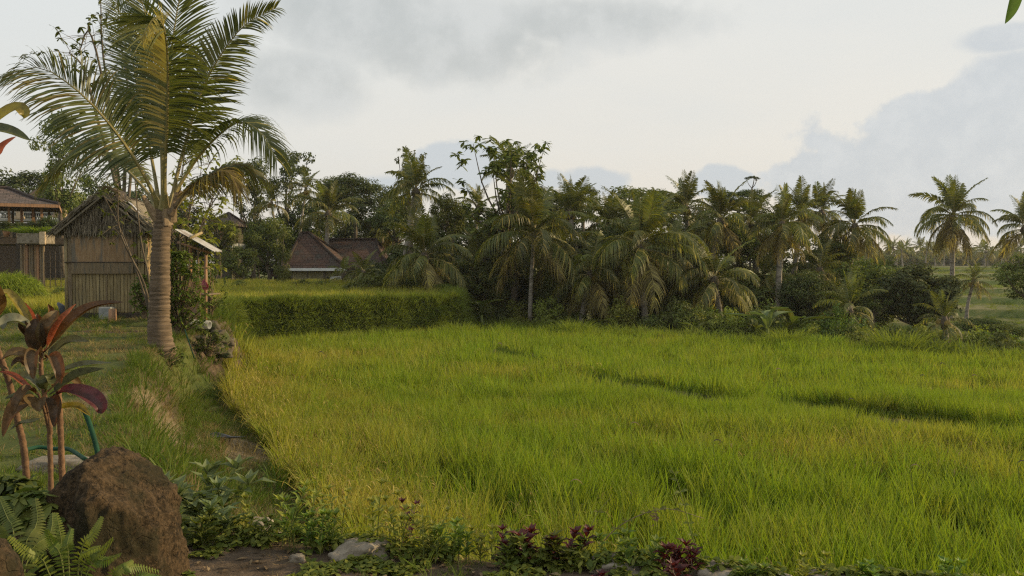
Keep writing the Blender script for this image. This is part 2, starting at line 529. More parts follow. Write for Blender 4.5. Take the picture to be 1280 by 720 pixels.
M['lantern'] = rough_mat('lantern_stone', (0.45, 0.33, 0.20), (0.55, 0.42, 0.28), 9, 0.9, 0.2)
M['pink'] = rough_mat('pink_cloth', (0.42, 0.12, 0.14), (0.55, 0.20, 0.20), 9, 0.9, 0.1)
M['black'] = rough_mat('black_plastic', (0.015, 0.017, 0.022), (0.03, 0.035, 0.045), 9, 0.5, 0.1, spec=0.4)


def tile_mat(name, c1, c2, sx, sy):
    m, n, out = mat(name)
    tcn = n.node('ShaderNodeTexCoord')
    at = n.node('ShaderNodeAttribute', attribute_name='tuv', attribute_type='GEOMETRY')
    br = n.node('ShaderNodeTexBrick')
    n.put(br.inputs['Vector'], at.outputs['Vector'])
    br.inputs['Scale'].default_value = 1.0
    br.inputs['Brick Width'].default_value = sx; br.inputs['Row Height'].default_value = sy
    br.inputs['Mortar Size'].default_value = 0.02; br.inputs['Mortar Smooth'].default_value = 1.0
    n.put(br.inputs['Color1'], c1); n.put(br.inputs['Color2'], c2); n.put(br.inputs['Mortar'], tuple(c * 0.55 for c in c1))
    ns = n.noise(tcn.outputs['Object'], 1.4, 6, 0.6)
    col = n.mix(n.smooth(ns, 0.42, 0.7), br.outputs['Color'], (0.055, 0.048, 0.038))
    p = n.node('ShaderNodeBsdfPrincipled'); n.put(p.inputs['Base Color'], col); p.inputs['Roughness'].default_value = 0.85
    p.inputs['Specular IOR Level'].default_value = 0.2
    bp = n.node('ShaderNodeBump'); bp.inputs['Strength'].default_value = 0.8; bp.inputs['Distance'].default_value = 0.04
    n.put(bp.inputs['Height'], n.math('ADD', n.math('SUBTRACT', 1.0, br.outputs['Fac']), n.math('MULTIPLY', ns, 0.4)))
    n.l.new(bp.outputs[0], p.inputs['Normal']); n.l.new(p.outputs[0], out.inputs[0])
    return m


M['tiles'] = tile_mat('brown_roof_tiles', (0.070, 0.040, 0.029), (0.095, 0.056, 0.040), 0.30, 0.26)
M['tiles_grey'] = tile_mat('grey_roof_tiles', (0.10, 0.075, 0.065), (0.15, 0.11, 0.09), 0.30, 0.26)

# ------------------------------------------------------------------ the lie of the land
# raised ground: the garden, the left bank with hut and palm, the upper field behind
TERR = [(-90, -30), (60, -30), (60, 2.0), (8, 4.0), (3, 4.45), (0.6, 4.95), (-1.0, 5.2), (-2.0, 5.8), (-3.0, 7.2), (-4.45, 10.4), (-5.75, 14.2), (-5.95, 15.2),
        (-6.0, 16.3), (-6.5, 20.2), (-8.2, 24.5), (-9.3, 28.5), (-9.8, 31.2), (-6.0, 33.6), (-3.0, 35.4), (-2.35, 36.2), (-2.1, 38), (-3.6, 44), (-5, 56), (-90, 58)]
# lower paddy
PADDY = [(-1.2, 7.4), (-2.1, 9.3), (-3.25, 12.0), (-4.5, 14.6), (-5.45, 16.8), (-6.05, 18.6), (-6.75, 21.4), (-7.6, 25.0), (-8.7, 28.5), (-9.2, 30.7), (-5.6, 33.1), (-2.0, 35.4), (-0.6, 38.0),
         (3.5, 35.2), (7.4, 32.2), (14.8, 26.3), (22, 21), (34, 12), (30, 2.9), (8, 4.9), (3, 5.5), (0.6, 6.1), (-0.5, 6.5)]
FAR_EDGE = [(-0.6, 38.0), (3.5, 35.2), (7.4, 32.2), (14.8, 26.3), (22, 21), (34, 12), (60, -4)]
BUND = [(-0.6, 29.0), (0.0, 27.0), (2.5, 21.0), (5.2, 17.8), (8.0, 15.0), (11, 12.6), (16, 9.6)]
STEPS = [(48, -2.65), (55, -2.1), (63, -1.55), (72, -1.05), (83, -0.6), (98, -0.15), (118, 0.25), (145, 0.62), (180, 0.95)]
VALLEY = [(-0.6, 38), (3.5, 35.2), (7.4, 32.2), (14.8, 26.3), (22, 21), (34, 12), (60, -4), (900, -4), (900, 900), (-90, 900), (-90, 58), (-5, 57), (-2, 44)]


def terrain_info(x, y):
    x = np.asarray(x, float); y = np.asarray(y, float)
    sT = poly_sd(x, y, TERR)
    sT = sT + 0.55 * (vnoise(x, y, 1.3, 13) - 0.5) * sstep(y, 24, 27) * (sT < 1.5)
    sP = poly_sd(x, y, PADDY)
    sV = poly_sd(x, y, VALLEY)
    zT = np.interp(y, [-30, 6, 10, 15, 20, 24, 28, 36, 48, 60], [0, 0.0, 0.10, 0.27, 0.45, 0.34, 0.14, 0.20, 0.46, 0.0])
    zT = zT + 0.10 * (vnoise(x, y, 2.5, 3) - 0.5) * sstep(y, 5, 9) + 0.03 * (vnoise(x, y, 0.5, 4) - 0.5)
    # soft rounded shoulder of the left bank and a few low steps on it
    dist = np.maximum(-sT, 0)
    foot = 0.72 * np.exp(-(dist / 1.7) ** 1.6) * sstep(y, 26, 20) * sstep(x, 0.3, -1.0)
    zb = -1.3 + foot + 0.05 * (vnoise(x, y, 0.9, 5) - 0.5)
    bd = line_sd(x, y, BUND)
    zb = zb + 0.16 * np.exp(-(bd / 0.35) ** 2)
    # valley and terraces on the far side
    r = y + 0.30 * (x - 25) + 2.2 * (vnoise(x, y, 22, 9, 2) - 0.5) * 2
    zs = np.full(x.shape, -3.1)
    z0 = -3.1
    for e, z in STEPS:
        e2 = e + 2.0 * (vnoise(x * 0.6, np.full_like(y, e), 9, int(e), 2) - 0.5)
        zs = zs + (z - z0) * sstep(r, e2 - 0.5, e2 + 0.5)
        z0 = z
    zs = zs + 0.06 * (vnoise(x, y, 3, 11) - 0.5)
    flat = -1.9
    wood = sstep(x, 20, 8) * sstep(x / np.maximum(y, 1), 0.42, 0.36)
    zs = zs * (1 - wood) + (np.maximum(zs, flat)) * wood
    zv = -1.3 + (zs + 1.3) * sstep(sV, 0.2, 4.5)
    zb = np.where(sV > 0, zv, zb)
    # wall of the terrace: steep across the field, gentler on the left strip
    w = np.where(y > 24, 0.55, np.interp(y, [6, 8, 24], [1.6, 0.5, 0.6]))
    k = sstep(sT, -w, 0.15)
    z = zb + (zT - zb) * k
    return z, sT, sP, sV, bd


def terr(x, y):
    return float(terrain_info(np.array([x]), np.array([y]))[0][0])


def G(px, d, lift=0.0):
    x = X(px, d)
    return Vector((x, d, terr(x, d) + lift))


def axis(segs):
    out = []
    for a, b, st in segs:
        out += list(np.arange(a, b, st))
    out.append(segs[-1][1])
    return np.array(out)


gx = axis([(-1500, -300, 150), (-300, -90, 15), (-90, -30, 1.5), (-30, -12, 0.4), (-12, 5, 0.14), (5, 24, 0.3), (24, 95, 0.8), (95, 300, 12), (300, 1500, 150)])
gy = axis([(-300, -30, 30), (-30, 2, 2), (2, 20, 0.14), (20, 46, 0.25), (46, 170, 0.45), (170, 300, 6), (300, 3000, 180)])
XX, YY = np.meshgrid(gx, gy)
xf, yf = XX.ravel(), YY.ravel()
ZZ, sT_, sP_, sV_, bd_ = terrain_info(xf, yf)
nx, ny = len(gx), len(gy)
ii = (np.arange(ny - 1)[:, None] * nx + np.arange(nx - 1)[None, :])
Fg = np.stack([ii, ii + 1, ii + nx + 1, ii + nx], -1).reshape(-1, 4)
# what grows or lies where (weights for the ground material)
n1 = vnoise(xf, yf, 1.6, 21)
n2 = vnoise(xf, yf, 0.5, 22)
garden = sstep(yf, 5.7, 5.0) * sstep(sT_, -0.9, 0.3)
soil = np.clip(0.9 * np.exp(-((sT_ + 0.22) / 0.28) ** 2) * (yf > 7.5) * (yf < 24) * (xf < -2) * sstep(n1, .35, .5) + garden * sstep(n1, 0.30, 0.45) + sstep(n2 * 0.5 + n1 * 0.5, 0.60, 0.68) * 0.7 * (yf < 25) + sstep(sP_, -0.3, 0.2) * 0.8, 0, 1)
# dark watery mud between the rice, worn dry patch on the strip
dry = np.exp(-(((xf + 3.9) / 0.9) ** 2 + ((yf - 12.2) / 1.1) ** 2)) + 0.8 * np.exp(-(((xf + 2.3) / 0.6) ** 2 + ((yf - 8.2) / 0.8) ** 2)) \
    + 0.8 * np.exp(-(((xf + 4.6) / 0.5) ** 2 + ((yf - 10.6) / 1.4) ** 2))
dry = np.clip(dry * (0.5 + n2), 0, 1)
face = np.where((sV_ > 4), 0, 0)
dz_ = np.zeros_like(ZZ).reshape(ny, nx)
gzy = np.abs(np.gradient(ZZ.reshape(ny, nx), axis=0) / np.gradient(YY, axis=0)).ravel()
steep = sstep(gzy, 0.12, 0.35) * (yf > 42)
ter_me = mesh_np('ground', np.stack([xf, yf, ZZ], 1), Fg, [], None, True,
                 attrs={'soil': soil, 'dry': dry, 'steep': steep, 'paddy': sstep(sP_, -0.1, 0.2)})
m, n, out = mat('field_ground')
tcn = n.node('ShaderNodeTexCoord')
ob = tcn.outputs['Object']
a_ = lambda k: n.node('ShaderNodeAttribute', attribute_name=k, attribute_type='GEOMETRY').outputs['Fac']
gcol = n.mix(n.smooth(n.noise(ob, 0.9, 6, 0.65), 0.35, 0.65), (0.055, 0.075, 0.018), (0.115, 0.125, 0.032))
gcol = n.mix(n.smooth(n.noise(ob, 7, 5, 0.7), 0.45, 0.7), gcol, (0.06, 0.07, 0.02))
far = n.smooth(n.noise(ob, 0.06, 5, 0.6), 0.40, 0.60)
sp = n.node('ShaderNodeSeparateXYZ'); n.put(sp.inputs[0], ob)
farf = n.smooth(sp.outputs[1], 44, 52)
gcol = n.mix(n.math('MULTIPLY', farf, far), gcol, (0.17, 0.15, 0.065))
gcol = n.mix(n.math('MULTIPLY', a_('steep'), 0.85), gcol, n.mix(n.noise(ob, 1.5, 4), (0.045, 0.075, 0.015), (0.10, 0.14, 0.025)))
scol = n.mix(n.smooth(n.noise(ob, 5, 8, 0.7), 0.35, 0.65), (0.060, 0.043, 0.028), (0.14, 0.10, 0.065))
scol = n.mix(n.smooth(n.noise(ob, 30, 4, 0.7), 0.62, 0.7), scol, (0.22, 0.17, 0.11))
col = n.mix(n.smooth(n.math('ADD', a_('soil'), n.math('MULTIPLY', n.math('SUBTRACT', n.noise(ob, 6, 5), 0.5), 0.8)), 0.35, 0.65), gcol, scol)
dcol = n.mix(n.noise(ob, 25, 5, 0.7), (0.12, 0.09, 0.05), (0.27, 0.21, 0.13))
col = n.mix(n.smooth(n.math('ADD', a_('dry'), n.math('MULTIPLY', n.math('SUBTRACT', n.noise(ob, 9, 5), 0.5), 0.7)), 0.35, 0.7), col, dcol)
p = n.node('ShaderNodeBsdfPrincipled'); n.put(p.inputs['Base Color'], col); p.inputs['Roughness'].default_value = 0.95
p.inputs['Specular IOR Level'].default_value = 0.15
bp = n.node('ShaderNodeBump'); bp.inputs['Strength'].default_value = 0.8; bp.inputs['Distance'].default_value = 0.06
n.put(bp.inputs['Height'], n.math('ADD', n.noise(ob, 7, 8, 0.7), n.math('MULTIPLY', n.noise(ob, 40, 4, 0.7), 0.3)))
n.l.new(bp.outputs[0], p.inputs['Normal']); n.l.new(p.outputs[0], out.inputs[0])
ter_me.materials.append(m)
tag(obj('ground', ter_me), 'grassy and muddy ground of the rice terraces', kind='structure')

# ------------------------------------------------------------------ rice and grass (what nobody could count)
def tuft_mesh(name, nb, h, spread, w, seg, lean, curl, mats, seed, hvar=0.35, heads=0, headmat=1, lean_pow=1.0):
    r = np.random.default_rng(seed)
    an = r.uniform(0, 2 * np.pi, nb); rr = spread * np.sqrt(r.random(nb))
    base = np.stack([rr * np.cos(an), rr * np.sin(an), np.zeros(nb)], 1)
    H = h * (1 - hvar * r.random(nb))
    da = an + r.normal(0, 0.8, nb)
    ln = lean * r.random(nb) ** lean_pow
    dirv = np.stack([np.cos(da), np.sin(da), np.zeros(nb)], 1)
    s = np.linspace(0, 1, seg + 1)
    cu = curl * (0.3 + r.random(nb))
    horiz = ln[:, None] * s[None] + cu[:, None] * s[None] ** 3
    zz = s[None] * np.sqrt(np.maximum(1 - (ln[:, None] * s) ** 2 * 0.5, .2)) - cu[:, None] * 0.45 * s[None] ** 4
    C = base[:, None] + dirv[:, None] * (H[:, None] * horiz)[..., None]
    C[..., 2] += H[:, None] * zz
    fa = r.uniform(0, np.pi, nb)
    side = np.stack([np.cos(fa), np.sin(fa), np.zeros(nb)], 1)
    prof = np.minimum(1, 0.7 + s * 1.2) * (1 - s ** 2.2) + 0.03
    Wd = side[:, None] * (w * (0.7 + 0.6 * r.random(nb))[:, None] * prof[None])[..., None]
    V, Fq = ribbons(C, Wd)
    mi = [0] * len(Fq)
    tint = np.repeat(r.random(nb), (seg + 1) * 2)
    if heads:
        idx = r.choice(nb, heads, replace=False)
        st = C[idx, -2]
        d2 = dirv[idx]
        ss = np.linspace(0, 1, 5)
        L = h * 0.26
        Ch = st[:, None] + d2[:, None] * (L * 0.75 * ss[None] ** 0.8)[..., None]
        Ch[..., 2] += L * (0.75 * ss - 1.15 * ss ** 2)
        Wh = side[idx][:, None] * (w * 1.15 * np.array([0.25, 0.8, 1.0, 0.8, 0.2]))[None, :, None]
        V2, F2 = ribbons(Ch, Wh)
        F2 = F2 + len(V)
        V = np.concatenate([V, V2]); Fq = np.concatenate([Fq, F2]); mi += [headmat] * len(F2)
        tint = np.concatenate([tint, np.full(len(V2), 0.3)])
    return mesh_np(name, V, Fq, mats, mi, False, tint=tint)


def scatter(name, pts, rot, scl, var, tint, protos, label):
    """one stuff object: a cloud of points that grows a tuft on each through geometry nodes"""
    col = bpy.data.collections.new(name + '_tufts')
    for i, me in enumerate(protos):
        o = bpy.data.objects.new('%s_%02d' % (name, i), me)
        col.objects.link(o)
    me = bpy.data.meshes.new(name)
    n = len(pts)
    me.vertices.add(n); me.vertices.foreach_set('co', np.asarray(pts, np.float32).reshape(-1))
    for nm, arr, ty, key in (('rot', rot, 'FLOAT_VECTOR', 'vector'), ('scl', scl, 'FLOAT_VECTOR', 'vector'), ('tint', tint, 'FLOAT', 'value')):
        a = me.attributes.new(nm, ty, 'POINT'); a.data.foreach_set(key, np.asarray(arr, np.float32).reshape(-1))
    a = me.attributes.new('var', 'INT', 'POINT'); a.data.foreach_set('value', np.asarray(var, np.int32))
    o = obj(name, me)
    ng = bpy.data.node_groups.new(name, 'GeometryNodeTree')
    ng.interface.new_socket('Geometry', in_out='INPUT', socket_type='NodeSocketGeometry')
    ng.interface.new_socket('Geometry', in_out='OUTPUT', socket_type='NodeSocketGeometry')
    N = ng.nodes
    gi = N.new('NodeGroupInput'); go = N.new('NodeGroupOutput')
    ip = N.new('GeometryNodeInstanceOnPoints'); ci = N.new('GeometryNodeCollectionInfo')
    ci.inputs['Collection'].default_value = col
    ci.inputs['Separate Children'].default_value = True; ci.inputs['Reset Children'].default_value = True
    ip.inputs['Pick Instance'].default_value = True

    def attr(k, ty):
        a = N.new('GeometryNodeInputNamedAttribute'); a.data_type = ty; a.inputs[0].default_value = k
        return [s for s in a.outputs if s.enabled and s.name == 'Attribute'][0]
    ng.links.new(gi.outputs[0], ip.inputs['Points'])
    ng.links.new(ci.outputs[0], ip.inputs['Instance'])
    ng.links.new(attr('var', 'INT'), ip.inputs['Instance Index'])
    ng.links.new(attr('rot', 'FLOAT_VECTOR'), ip.inputs['Rotation'])
    ng.links.new(attr('scl', 'FLOAT_VECTOR'), ip.inputs['Scale'])
    ng.links.new(ip.outputs[0], go.inputs[0])
    md = o.modifiers.new('grow', 'NODES'); md.node_group = ng
    return tag(o, label, kind='stuff')


def samp(y0, y1, dens, margin=3.0, xlim=None):
    """random points over the ground in view (a few metres beyond the frame too)"""
    xa = -0.60 * y1 - margin; xb = 0.60 * y1 + margin
    if xlim: xa, xb = max(xa, xlim[0]), min(xb, xlim[1])
    n = int((xb - xa) * (y1 - y0) * dens)
    x = rng.uniform(xa, xb, n); y = rng.uniform(y0, y1, n)
    k = np.abs(x) < 0.60 * y + margin
    return x[k], y[k]


RM = [M['rice'], M['rice_straw']]
rice_p = []
for s in range(4): rice_p.append(tuft_mesh('rice_tuft', 28, 0.70, 0.048, 0.0080, 4, 0.30, 0.14, RM, 100 + s, 0.5))
for s in range(3): rice_p.append(tuft_mesh('rice_tuft', 26, 0.64, 0.05, 0.0070, 4, 0.42, 0.28, RM, 110 + s, 0.40, heads=9))
# sturdier blades for the far part of the field
for s in range(4): rice_p.append(tuft_mesh('rice_tuft', 20, 0.66, 0.20, 0.011, 3, 0.38, 0.18, RM, 120 + s, 0.5))
for s in range(3): rice_p.append(tuft_mesh('rice_tuft', 18, 0.62, 0.20, 0.010, 3, 0.42, 0.26, RM, 130 + s, 0.45, heads=7))

allx, ally, near = [], [], []
gx0_, gy0_ = np.meshgrid(np.arange(-9, 16, 0.185), np.arange(2.5, 18, 0.185))
gx0_ = gx0_ + 0.185 * .5 * (np.arange(gy0_.shape[0]) % 2)[:, None]
ca_, sa_ = math.cos(.3), math.sin(.3)
hx_ = (gx0_ * ca_ - (gy0_ - 10) * sa_).ravel(); hy_ = (gx0_ * sa_ + (gy0_ - 10) * ca_ + 10).ravel()
hx_ = np.concatenate([hx_, rng.uniform(-9, 14, 3500)]); hy_ = np.concatenate([hy_, rng.uniform(2.5, 18, 3500)])
hx_ = hx_ + rng.normal(0, .035, len(hx_)); hy_ = hy_ + rng.normal(0, .035, len(hy_))
kk_ = (np.abs(hx_) < .6 * hy_ + 3) & (hy_ > 2.5) & (hy_ < 18)
allx.append(hx_[kk_]); ally.append(hy_[kk_]); near.append(np.ones(kk_.sum(), bool))
for y0, y1, de in ((13, 18, 9), (18, 25, 17), (25, 33, 12), (33, 39, 10)):
    x, y = samp(y0, y1, de)
    allx.append(x); ally.append(y); near.append(np.full(len(x), y0 < 18))
x = np.concatenate(allx); y = np.concatenate(ally); nr = np.concatenate(near)
z, sT, sP, sV, bd = terrain_info(x, y)
edge_n = vnoise(x, y, 1.1, 41)
gap = np.zeros(len(x), bool)
GAPL = [((-0.35, 27.6), (0.35, 25.8)), ((2.1, 21.4), (3.5, 19.0)), ((3.6, 18.8), (4.15, 18.1)), ((5.6, 17.4), (6.6, 16.1)), ((6.6, 16.2), (7.6, 15.1))]
for (gx0, gy0), (gx1, gy1), wd in (((-0.35, 27.6), (0.35, 25.8), .45), ((2.1, 21.4), (3.5, 19.0), .55), ((3.6, 18.8), (4.15, 18.1), .3), ((5.6, 17.4), (6.6, 16.1), .7), ((6.6, 16.2), (7.6, 15.1), .5)):
    gap |= line_sd(x, y, [(gx0, gy0), (gx1, gy1)]) < wd * (0.35 + 1.2 * vnoise(x, y, 0.6, 42))
gd = np.min([line_sd(x, y, list(g_)) for g_ in GAPL], axis=0)
thin = (gd < 0.3) & (rng.random(len(x)) < 0.5)
holes = (vnoise(x, y, 0.9, 43, 2) > 0.70) | (((x - 4.4) / 0.42) ** 2 + ((y - 8.9) / 0.75) ** 2 < 1) | (((x - 2.0) / 0.3) ** 2 + ((y - 9.9) / 0.6) ** 2 < 1) | (((x + 0.6) / 0.3) ** 2 + ((y - 10.6) / 0.6) ** 2 < 1)
keep = (sP + 0.5 * (edge_n - 0.5) > 0.0) & ~gap & ~thin & ~(holes & (rng.random(len(x)) < 0.8))
x, y, z, nr, sP, bd = [q[keep] for q in (x, y, z, nr, sP, bd)]
nn = len(x)
ripe = sstep(x + 0.32 * y + 1.2 * (vnoise(x, y, 2.2, 44) - .5) * 2.5, 4.9, -0.4)            # the left part is riper and yellower
ripe = ripe * 0.75 + 0.4 * sstep(vnoise(x, y, 3.2, 45), 0.55, 0.75)
hs = 0.66 + 0.42 * vnoise(x, y, 1.3, 46) + 0.22 * vnoise(x, y, 0.45, 48, 2) + 0.10 * rng.random(nn)
for (gx0, gy0), (gx1, gy1) in GAPL:
    lx = x - 0.3; ly = y + 0.0
    dd_ = line_sd(x, y + 1.0, [(gx0, gy0), (gx1, gy1)])
    hs *= 1 - (0.10 + 0.42 * vnoise(x, y, .7, 49, 2)) * sstep(dd_, 1.0, 0.3)
hs *= 1 - 0.12 * ripe
farside = (y - np.interp(x, [p[0] for p in BUND], [p[1] for p in BUND])) > 0
hs *= np.where(farside & (x > 0), 0.86, 1.0)
hd = rng.random(nn) < np.clip(ripe * 0.85, 0, 0.8)
var = np.where(nr, np.where(hd, 4 + rng.integers(0, 3, nn), rng.integers(0, 4, nn)), np.where(hd, 11 + rng.integers(0, 3, nn), 7 + rng.integers(0, 4, nn)))
tn = np.clip(0.02 + ripe * 0.75 + rng.normal(0, 0.16, nn) + 0.7 * (vnoise(x, y, 0.8, 47) - 0.5), 0, 1)
rot = np.stack([rng.normal(0.03, 0.07, nn), rng.normal(0.0, 0.07, nn), rng.uniform(0, 6.28, nn)], 1)
scl = np.stack([hs * rng.uniform(0.9, 1.2, nn)] * 2 + [hs], 1)
scatter('rice', np.stack([x, y, z - 0.02], 1), rot, scl, var, tn, rice_p, 'lower paddy of green rice, yellower towards the left')
print('rice', nn)

# upper field
x1, y1_ = samp(20, 30, 12, 3, (-40, 0)); x2, y2_ = samp(30, 52, 8, 3, (-40, 0))
x = np.concatenate([x1, x2]); y = np.concatenate([y1_, y2_])
z, sT, sP, sV, bd = terrain_info(x, y)
huty = (x > -11.5) & (x < -6.8) & (y < 23.8)
cover = vnoise(x, y, 2.0, 51)
keep = (sT > 0.7) & (y > 21.0 + 1.5 * cover) & ~huty & (x / y > -0.62)
x, y, z = x[keep], y[keep], z[keep]; nn = len(x)
hs = 0.62 + 0.25 * vnoise(x, y, 1.5, 52)
scatter('upper_rice', np.stack([x, y, z - 0.02], 1), np.stack([rng.normal(0, .06, nn), rng.normal(0, .06, nn), rng.uniform(0, 6.28, nn)], 1),
        np.stack([hs * 1.2, hs * 1.2, hs], 1), 7 + rng.integers(0, 5, nn), np.clip(0.6 + rng.normal(0, 0.15, nn), 0, 1), rice_p,
        'yellow-green rice of the raised field behind the hut')

# short grass on banks, strip and garden
GM = [M['grass'], M['straw']]
gp = []
for s in range(3): gp.append(tuft_mesh('grass_tuft', 16, 0.16, 0.08, 0.0035, 3, 0.9, 0.35, GM, 200 + s, 0.6))
for s in range(2): gp.append(tuft_mesh('grass_tuft', 14, 0.34, 0.07, 0.005, 4, 0.6, 0.35, GM, 210 + s, 0.5))
for s in range(2): gp.append(tuft_mesh('grass_tuft', 16, 0.13, 0.10, 0.003, 3, 1.3, 0.25, [M['straw'], M['straw']], 220 + s, 0.6))
for s in range(3): gp.append(tuft_mesh('grass_tuft', 22, 0.34, 0.22, 0.010, 3, 0.7, 0.45, GM, 230 + s, 0.5))       # far
gx_, gy_, gf = [], [], []
for y0, y1, de, fl in ((3.2, 6.5, 60, 0), (6.5, 10, 100, 0), (10, 15, 75, 0), (15, 21, 36, 0), (21, 30, 9, 1), (30, 40, 10, 1)):
    x, y = samp(y0, y1, de, 2.0, (-30, 3 if y0 > 6 else 12))
    gx_.append(x); gy_.append(y); gf.append(np.full(len(x), fl))
x = np.concatenate(gx_); y = np.concatenate(gy_); fl = np.concatenate(gf)
z, sT, sP, sV, bd = terrain_info(x, y)
nA = vnoise(x, y, 1.2, 61); nB = vnoise(x, y, 0.45, 62)
dryv = np.exp(-(((x + 3.9) / 0.9) ** 2 + ((y - 12.2) / 1.1) ** 2)) + 0.8 * np.exp(-(((x + 2.3) / 0.6) ** 2 + ((y - 8.2) / 0.8) ** 2)) \
    + 0.8 * np.exp(-(((x + 4.6) / 0.5) ** 2 + ((y - 10.6) / 1.4) ** 2)) + 0.7 * np.exp(-(((x + 7.4) / 0.9) ** 2 + ((y - 14.6) / 1.3) ** 2))
bare = (y < 5.15) & (nA < 0.62) & (x > -2.0)
under_hut = (x > -10.2) & (x < -8.1) & (y > 20) & (y < 22)
keep = (sP < 0.25) & (sV < 0.5) & ~bare & ~under_hut & ~((dryv > 0.6) & (rng.random(len(x)) < 0.35)) & ((nB > 0.30) | (fl == 1) | ((sT < 0.2) & (y > 8))) & ~((sT > 1.2) & (y > 24.5))
x, y, z, fl, sT, dryv, nA, nB = [q[keep] for q in (x, y, z, fl, sT, dryv, nA, nB)]; nn = len(x)
isdry = rng.random(nn) < np.clip(dryv * 0.9 + 0.20 + 0.45 * sstep(nA, .50, .68) + 0.22 * ((sT > 0) & (y > 7.5) & (y < 18)), 0, 1)
tall = (rng.random(nn) < 0.16) & (nA > 0.55) | ((sT > -0.6) & (sT < 0.1) & (rng.random(nn) < 0.35) & (y > 7))
var = np.where(isdry, 5 + rng.integers(0, 2, nn), np.where(tall, 3 + rng.integers(0, 2, nn), rng.integers(0, 3, nn)))
var = np.where(fl == 1, 7 + rng.integers(0, 3, nn), var)
hs = 0.75 + 0.6 * rng.random(nn)
garden_y = y < 6.0
hs = np.where(garden_y, hs * 0.42, hs)
hs = np.where((sT > 0.0) & (y > 8) & (y < 24), hs * 0.78, hs)
hs = np.where((sT > 0.0) & (x < -2) & (y <= 8), hs * 0.7, hs)
tn = np.clip(0.15 + 0.8 * (vnoise(x, y, 2.0, 63) - 0.2) + rng.normal(0, 0.12, nn), 0, 1)
on_face = (fl == 1) & (sT < 0.1) & (sT > -0.7) & (y > 24)
tn = np.where(on_face, tn * 0.7, tn)
# on the wall of the bank the grass hangs outwards
rot = np.stack([rng.normal(0, .12, nn), rng.normal(0, .12, nn), rng.uniform(0, 6.28, nn)], 1)
rot[on_face, 0] += 0.75; rot[on_face, 2] = rng.normal(0.25, 0.5, on_face.sum())
scatter('bank_grass', np.stack([x, y, z - 0.01], 1), rot, np.stack([hs * 1.1, hs * 1.1, hs], 1), var, tn, gp, 'rough grass on the bank, the strip beside the paddy and the garden edge')
print('grass', nn)

# thick cover on the shoulder and foot of the left bank, on the bunds and along the far rim
x = np.concatenate([rng.uniform(-9.5, -1.5, 26000), rng.uniform(-1, 17, 9000), rng.uniform(-3, 24, 9000)])
y = np.concatenate([rng.uniform(7, 26, 26000), rng.uniform(9, 30, 9000), rng.uniform(18, 41, 9000)])
part = np.concatenate([np.zeros(26000), np.ones(9000), np.full(9000, 2)])
z, sT, sP, sV, bd = terrain_info(x, y)
keep = ((part == 0) & ~((sT > -.45) & (sT < 0) & (rng.random(len(x)) < .6)) & (sT > -1.0) & (sT < 0.25) & (sP < 0.1)) | ((part == 1) & (np.min([line_sd(x, y, list(g_)) for g_ in GAPL], axis=0) < 0.6) & (sP > 0)) | ((part == 2) & (np.abs(sV - 0.3) < 1.1) & (x > -1.5))
x, y, z, part = x[keep], y[keep], z[keep], part[keep]; nn = len(x)
hs = np.where(part == 0, rng.uniform(.35, .85, nn), np.where(part == 1, rng.uniform(.4, .75, nn), rng.uniform(.9, 2.2, nn) * (0.5 + 1.0 * vnoise(x, y, 1.5, 91))))
var = np.where(part == 0, np.where(rng.random(nn) < .35 + .5 * (vnoise(x, y, .8, 92) > .55), 5 + rng.integers(0, 2, nn), rng.integers(0, 5, nn)), 7 + rng.integers(0, 3, nn))
tn = np.where(part == 1, 0.05, np.where(part == 2, 0.75, 0.15)) + rng.normal(0, .15, nn)
scatter('rank_grass', np.stack([x, y, z], 1), np.stack([rng.normal(0, .15, nn), rng.normal(0, .15, nn), rng.uniform(0, 6.28, nn)], 1), np.stack([hs] * 3, 1), var, np.clip(tn, 0, 1), gp,
        'rank grass on the bank shoulder, the low bunds and the far rim of the paddy')

# extra hanging grass on the steep wall of the raised field
t = rng.random(9000)
wall = [(-9.3, 28.5), (-9.8, 31.2), (-6.0, 33.6), (-3.0, 35.4), (-2.35, 36.2), (-2.1, 38), (-3.2, 42)]
seg = np.array([math.dist(a, b) for a, b in zip(wall[:-1], wall[1:])]); cs = np.concatenate([[0], np.cumsum(seg)]) / seg.sum()
x = np.interp(t, cs, [p[0] for p in wall]); y = np.interp(t, cs, [p[1] for p in wall])
sg = np.clip(np.searchsorted(cs, t) - 1, 0, 5)
ex = np.array([wall[i + 1][0] - wall[i][0] for i in range(6)])[sg]; ey = np.array([wall[i + 1][1] - wall[i][1] for i in range(6)])[sg]
ln = np.hypot(ex, ey); nxn, nyn = ey / ln, -ex / ln
off = rng.uniform(-0.35, 0.75, len(t)) + 0.5 * (vnoise(x, y, 1.3, 97) - .5)
x = x + nxn * off; y = y + nyn * off
z = terrain_info(x, y)[0]
nn = len(t)
rot = np.stack([np.where(off > 0.0, 0.9, 0.1) + rng.normal(0, .25, nn), rng.normal(0, .2, nn), np.arctan2(nyn, nxn) + np.pi / 2 + rng.normal(0, .5, nn)], 1)
hs = 0.4 + 1.0 * rng.random(nn) ** 1.5 * (0.3 + 1.3 * vnoise(x, y, .9, 96))
scatter('hanging_grass', np.stack([x, y, z], 1), rot, np.stack([hs] * 3, 1), 7 + rng.integers(0, 3, nn),
        np.clip(np.where(off < 0.05, 0.9, 0.65) + 0.7 * (vnoise(x, z * 3, .8, 95) - .5) + rng.normal(0, .15, nn), 0, 1), gp, 'long grass hanging over the steep wall of the raised field')

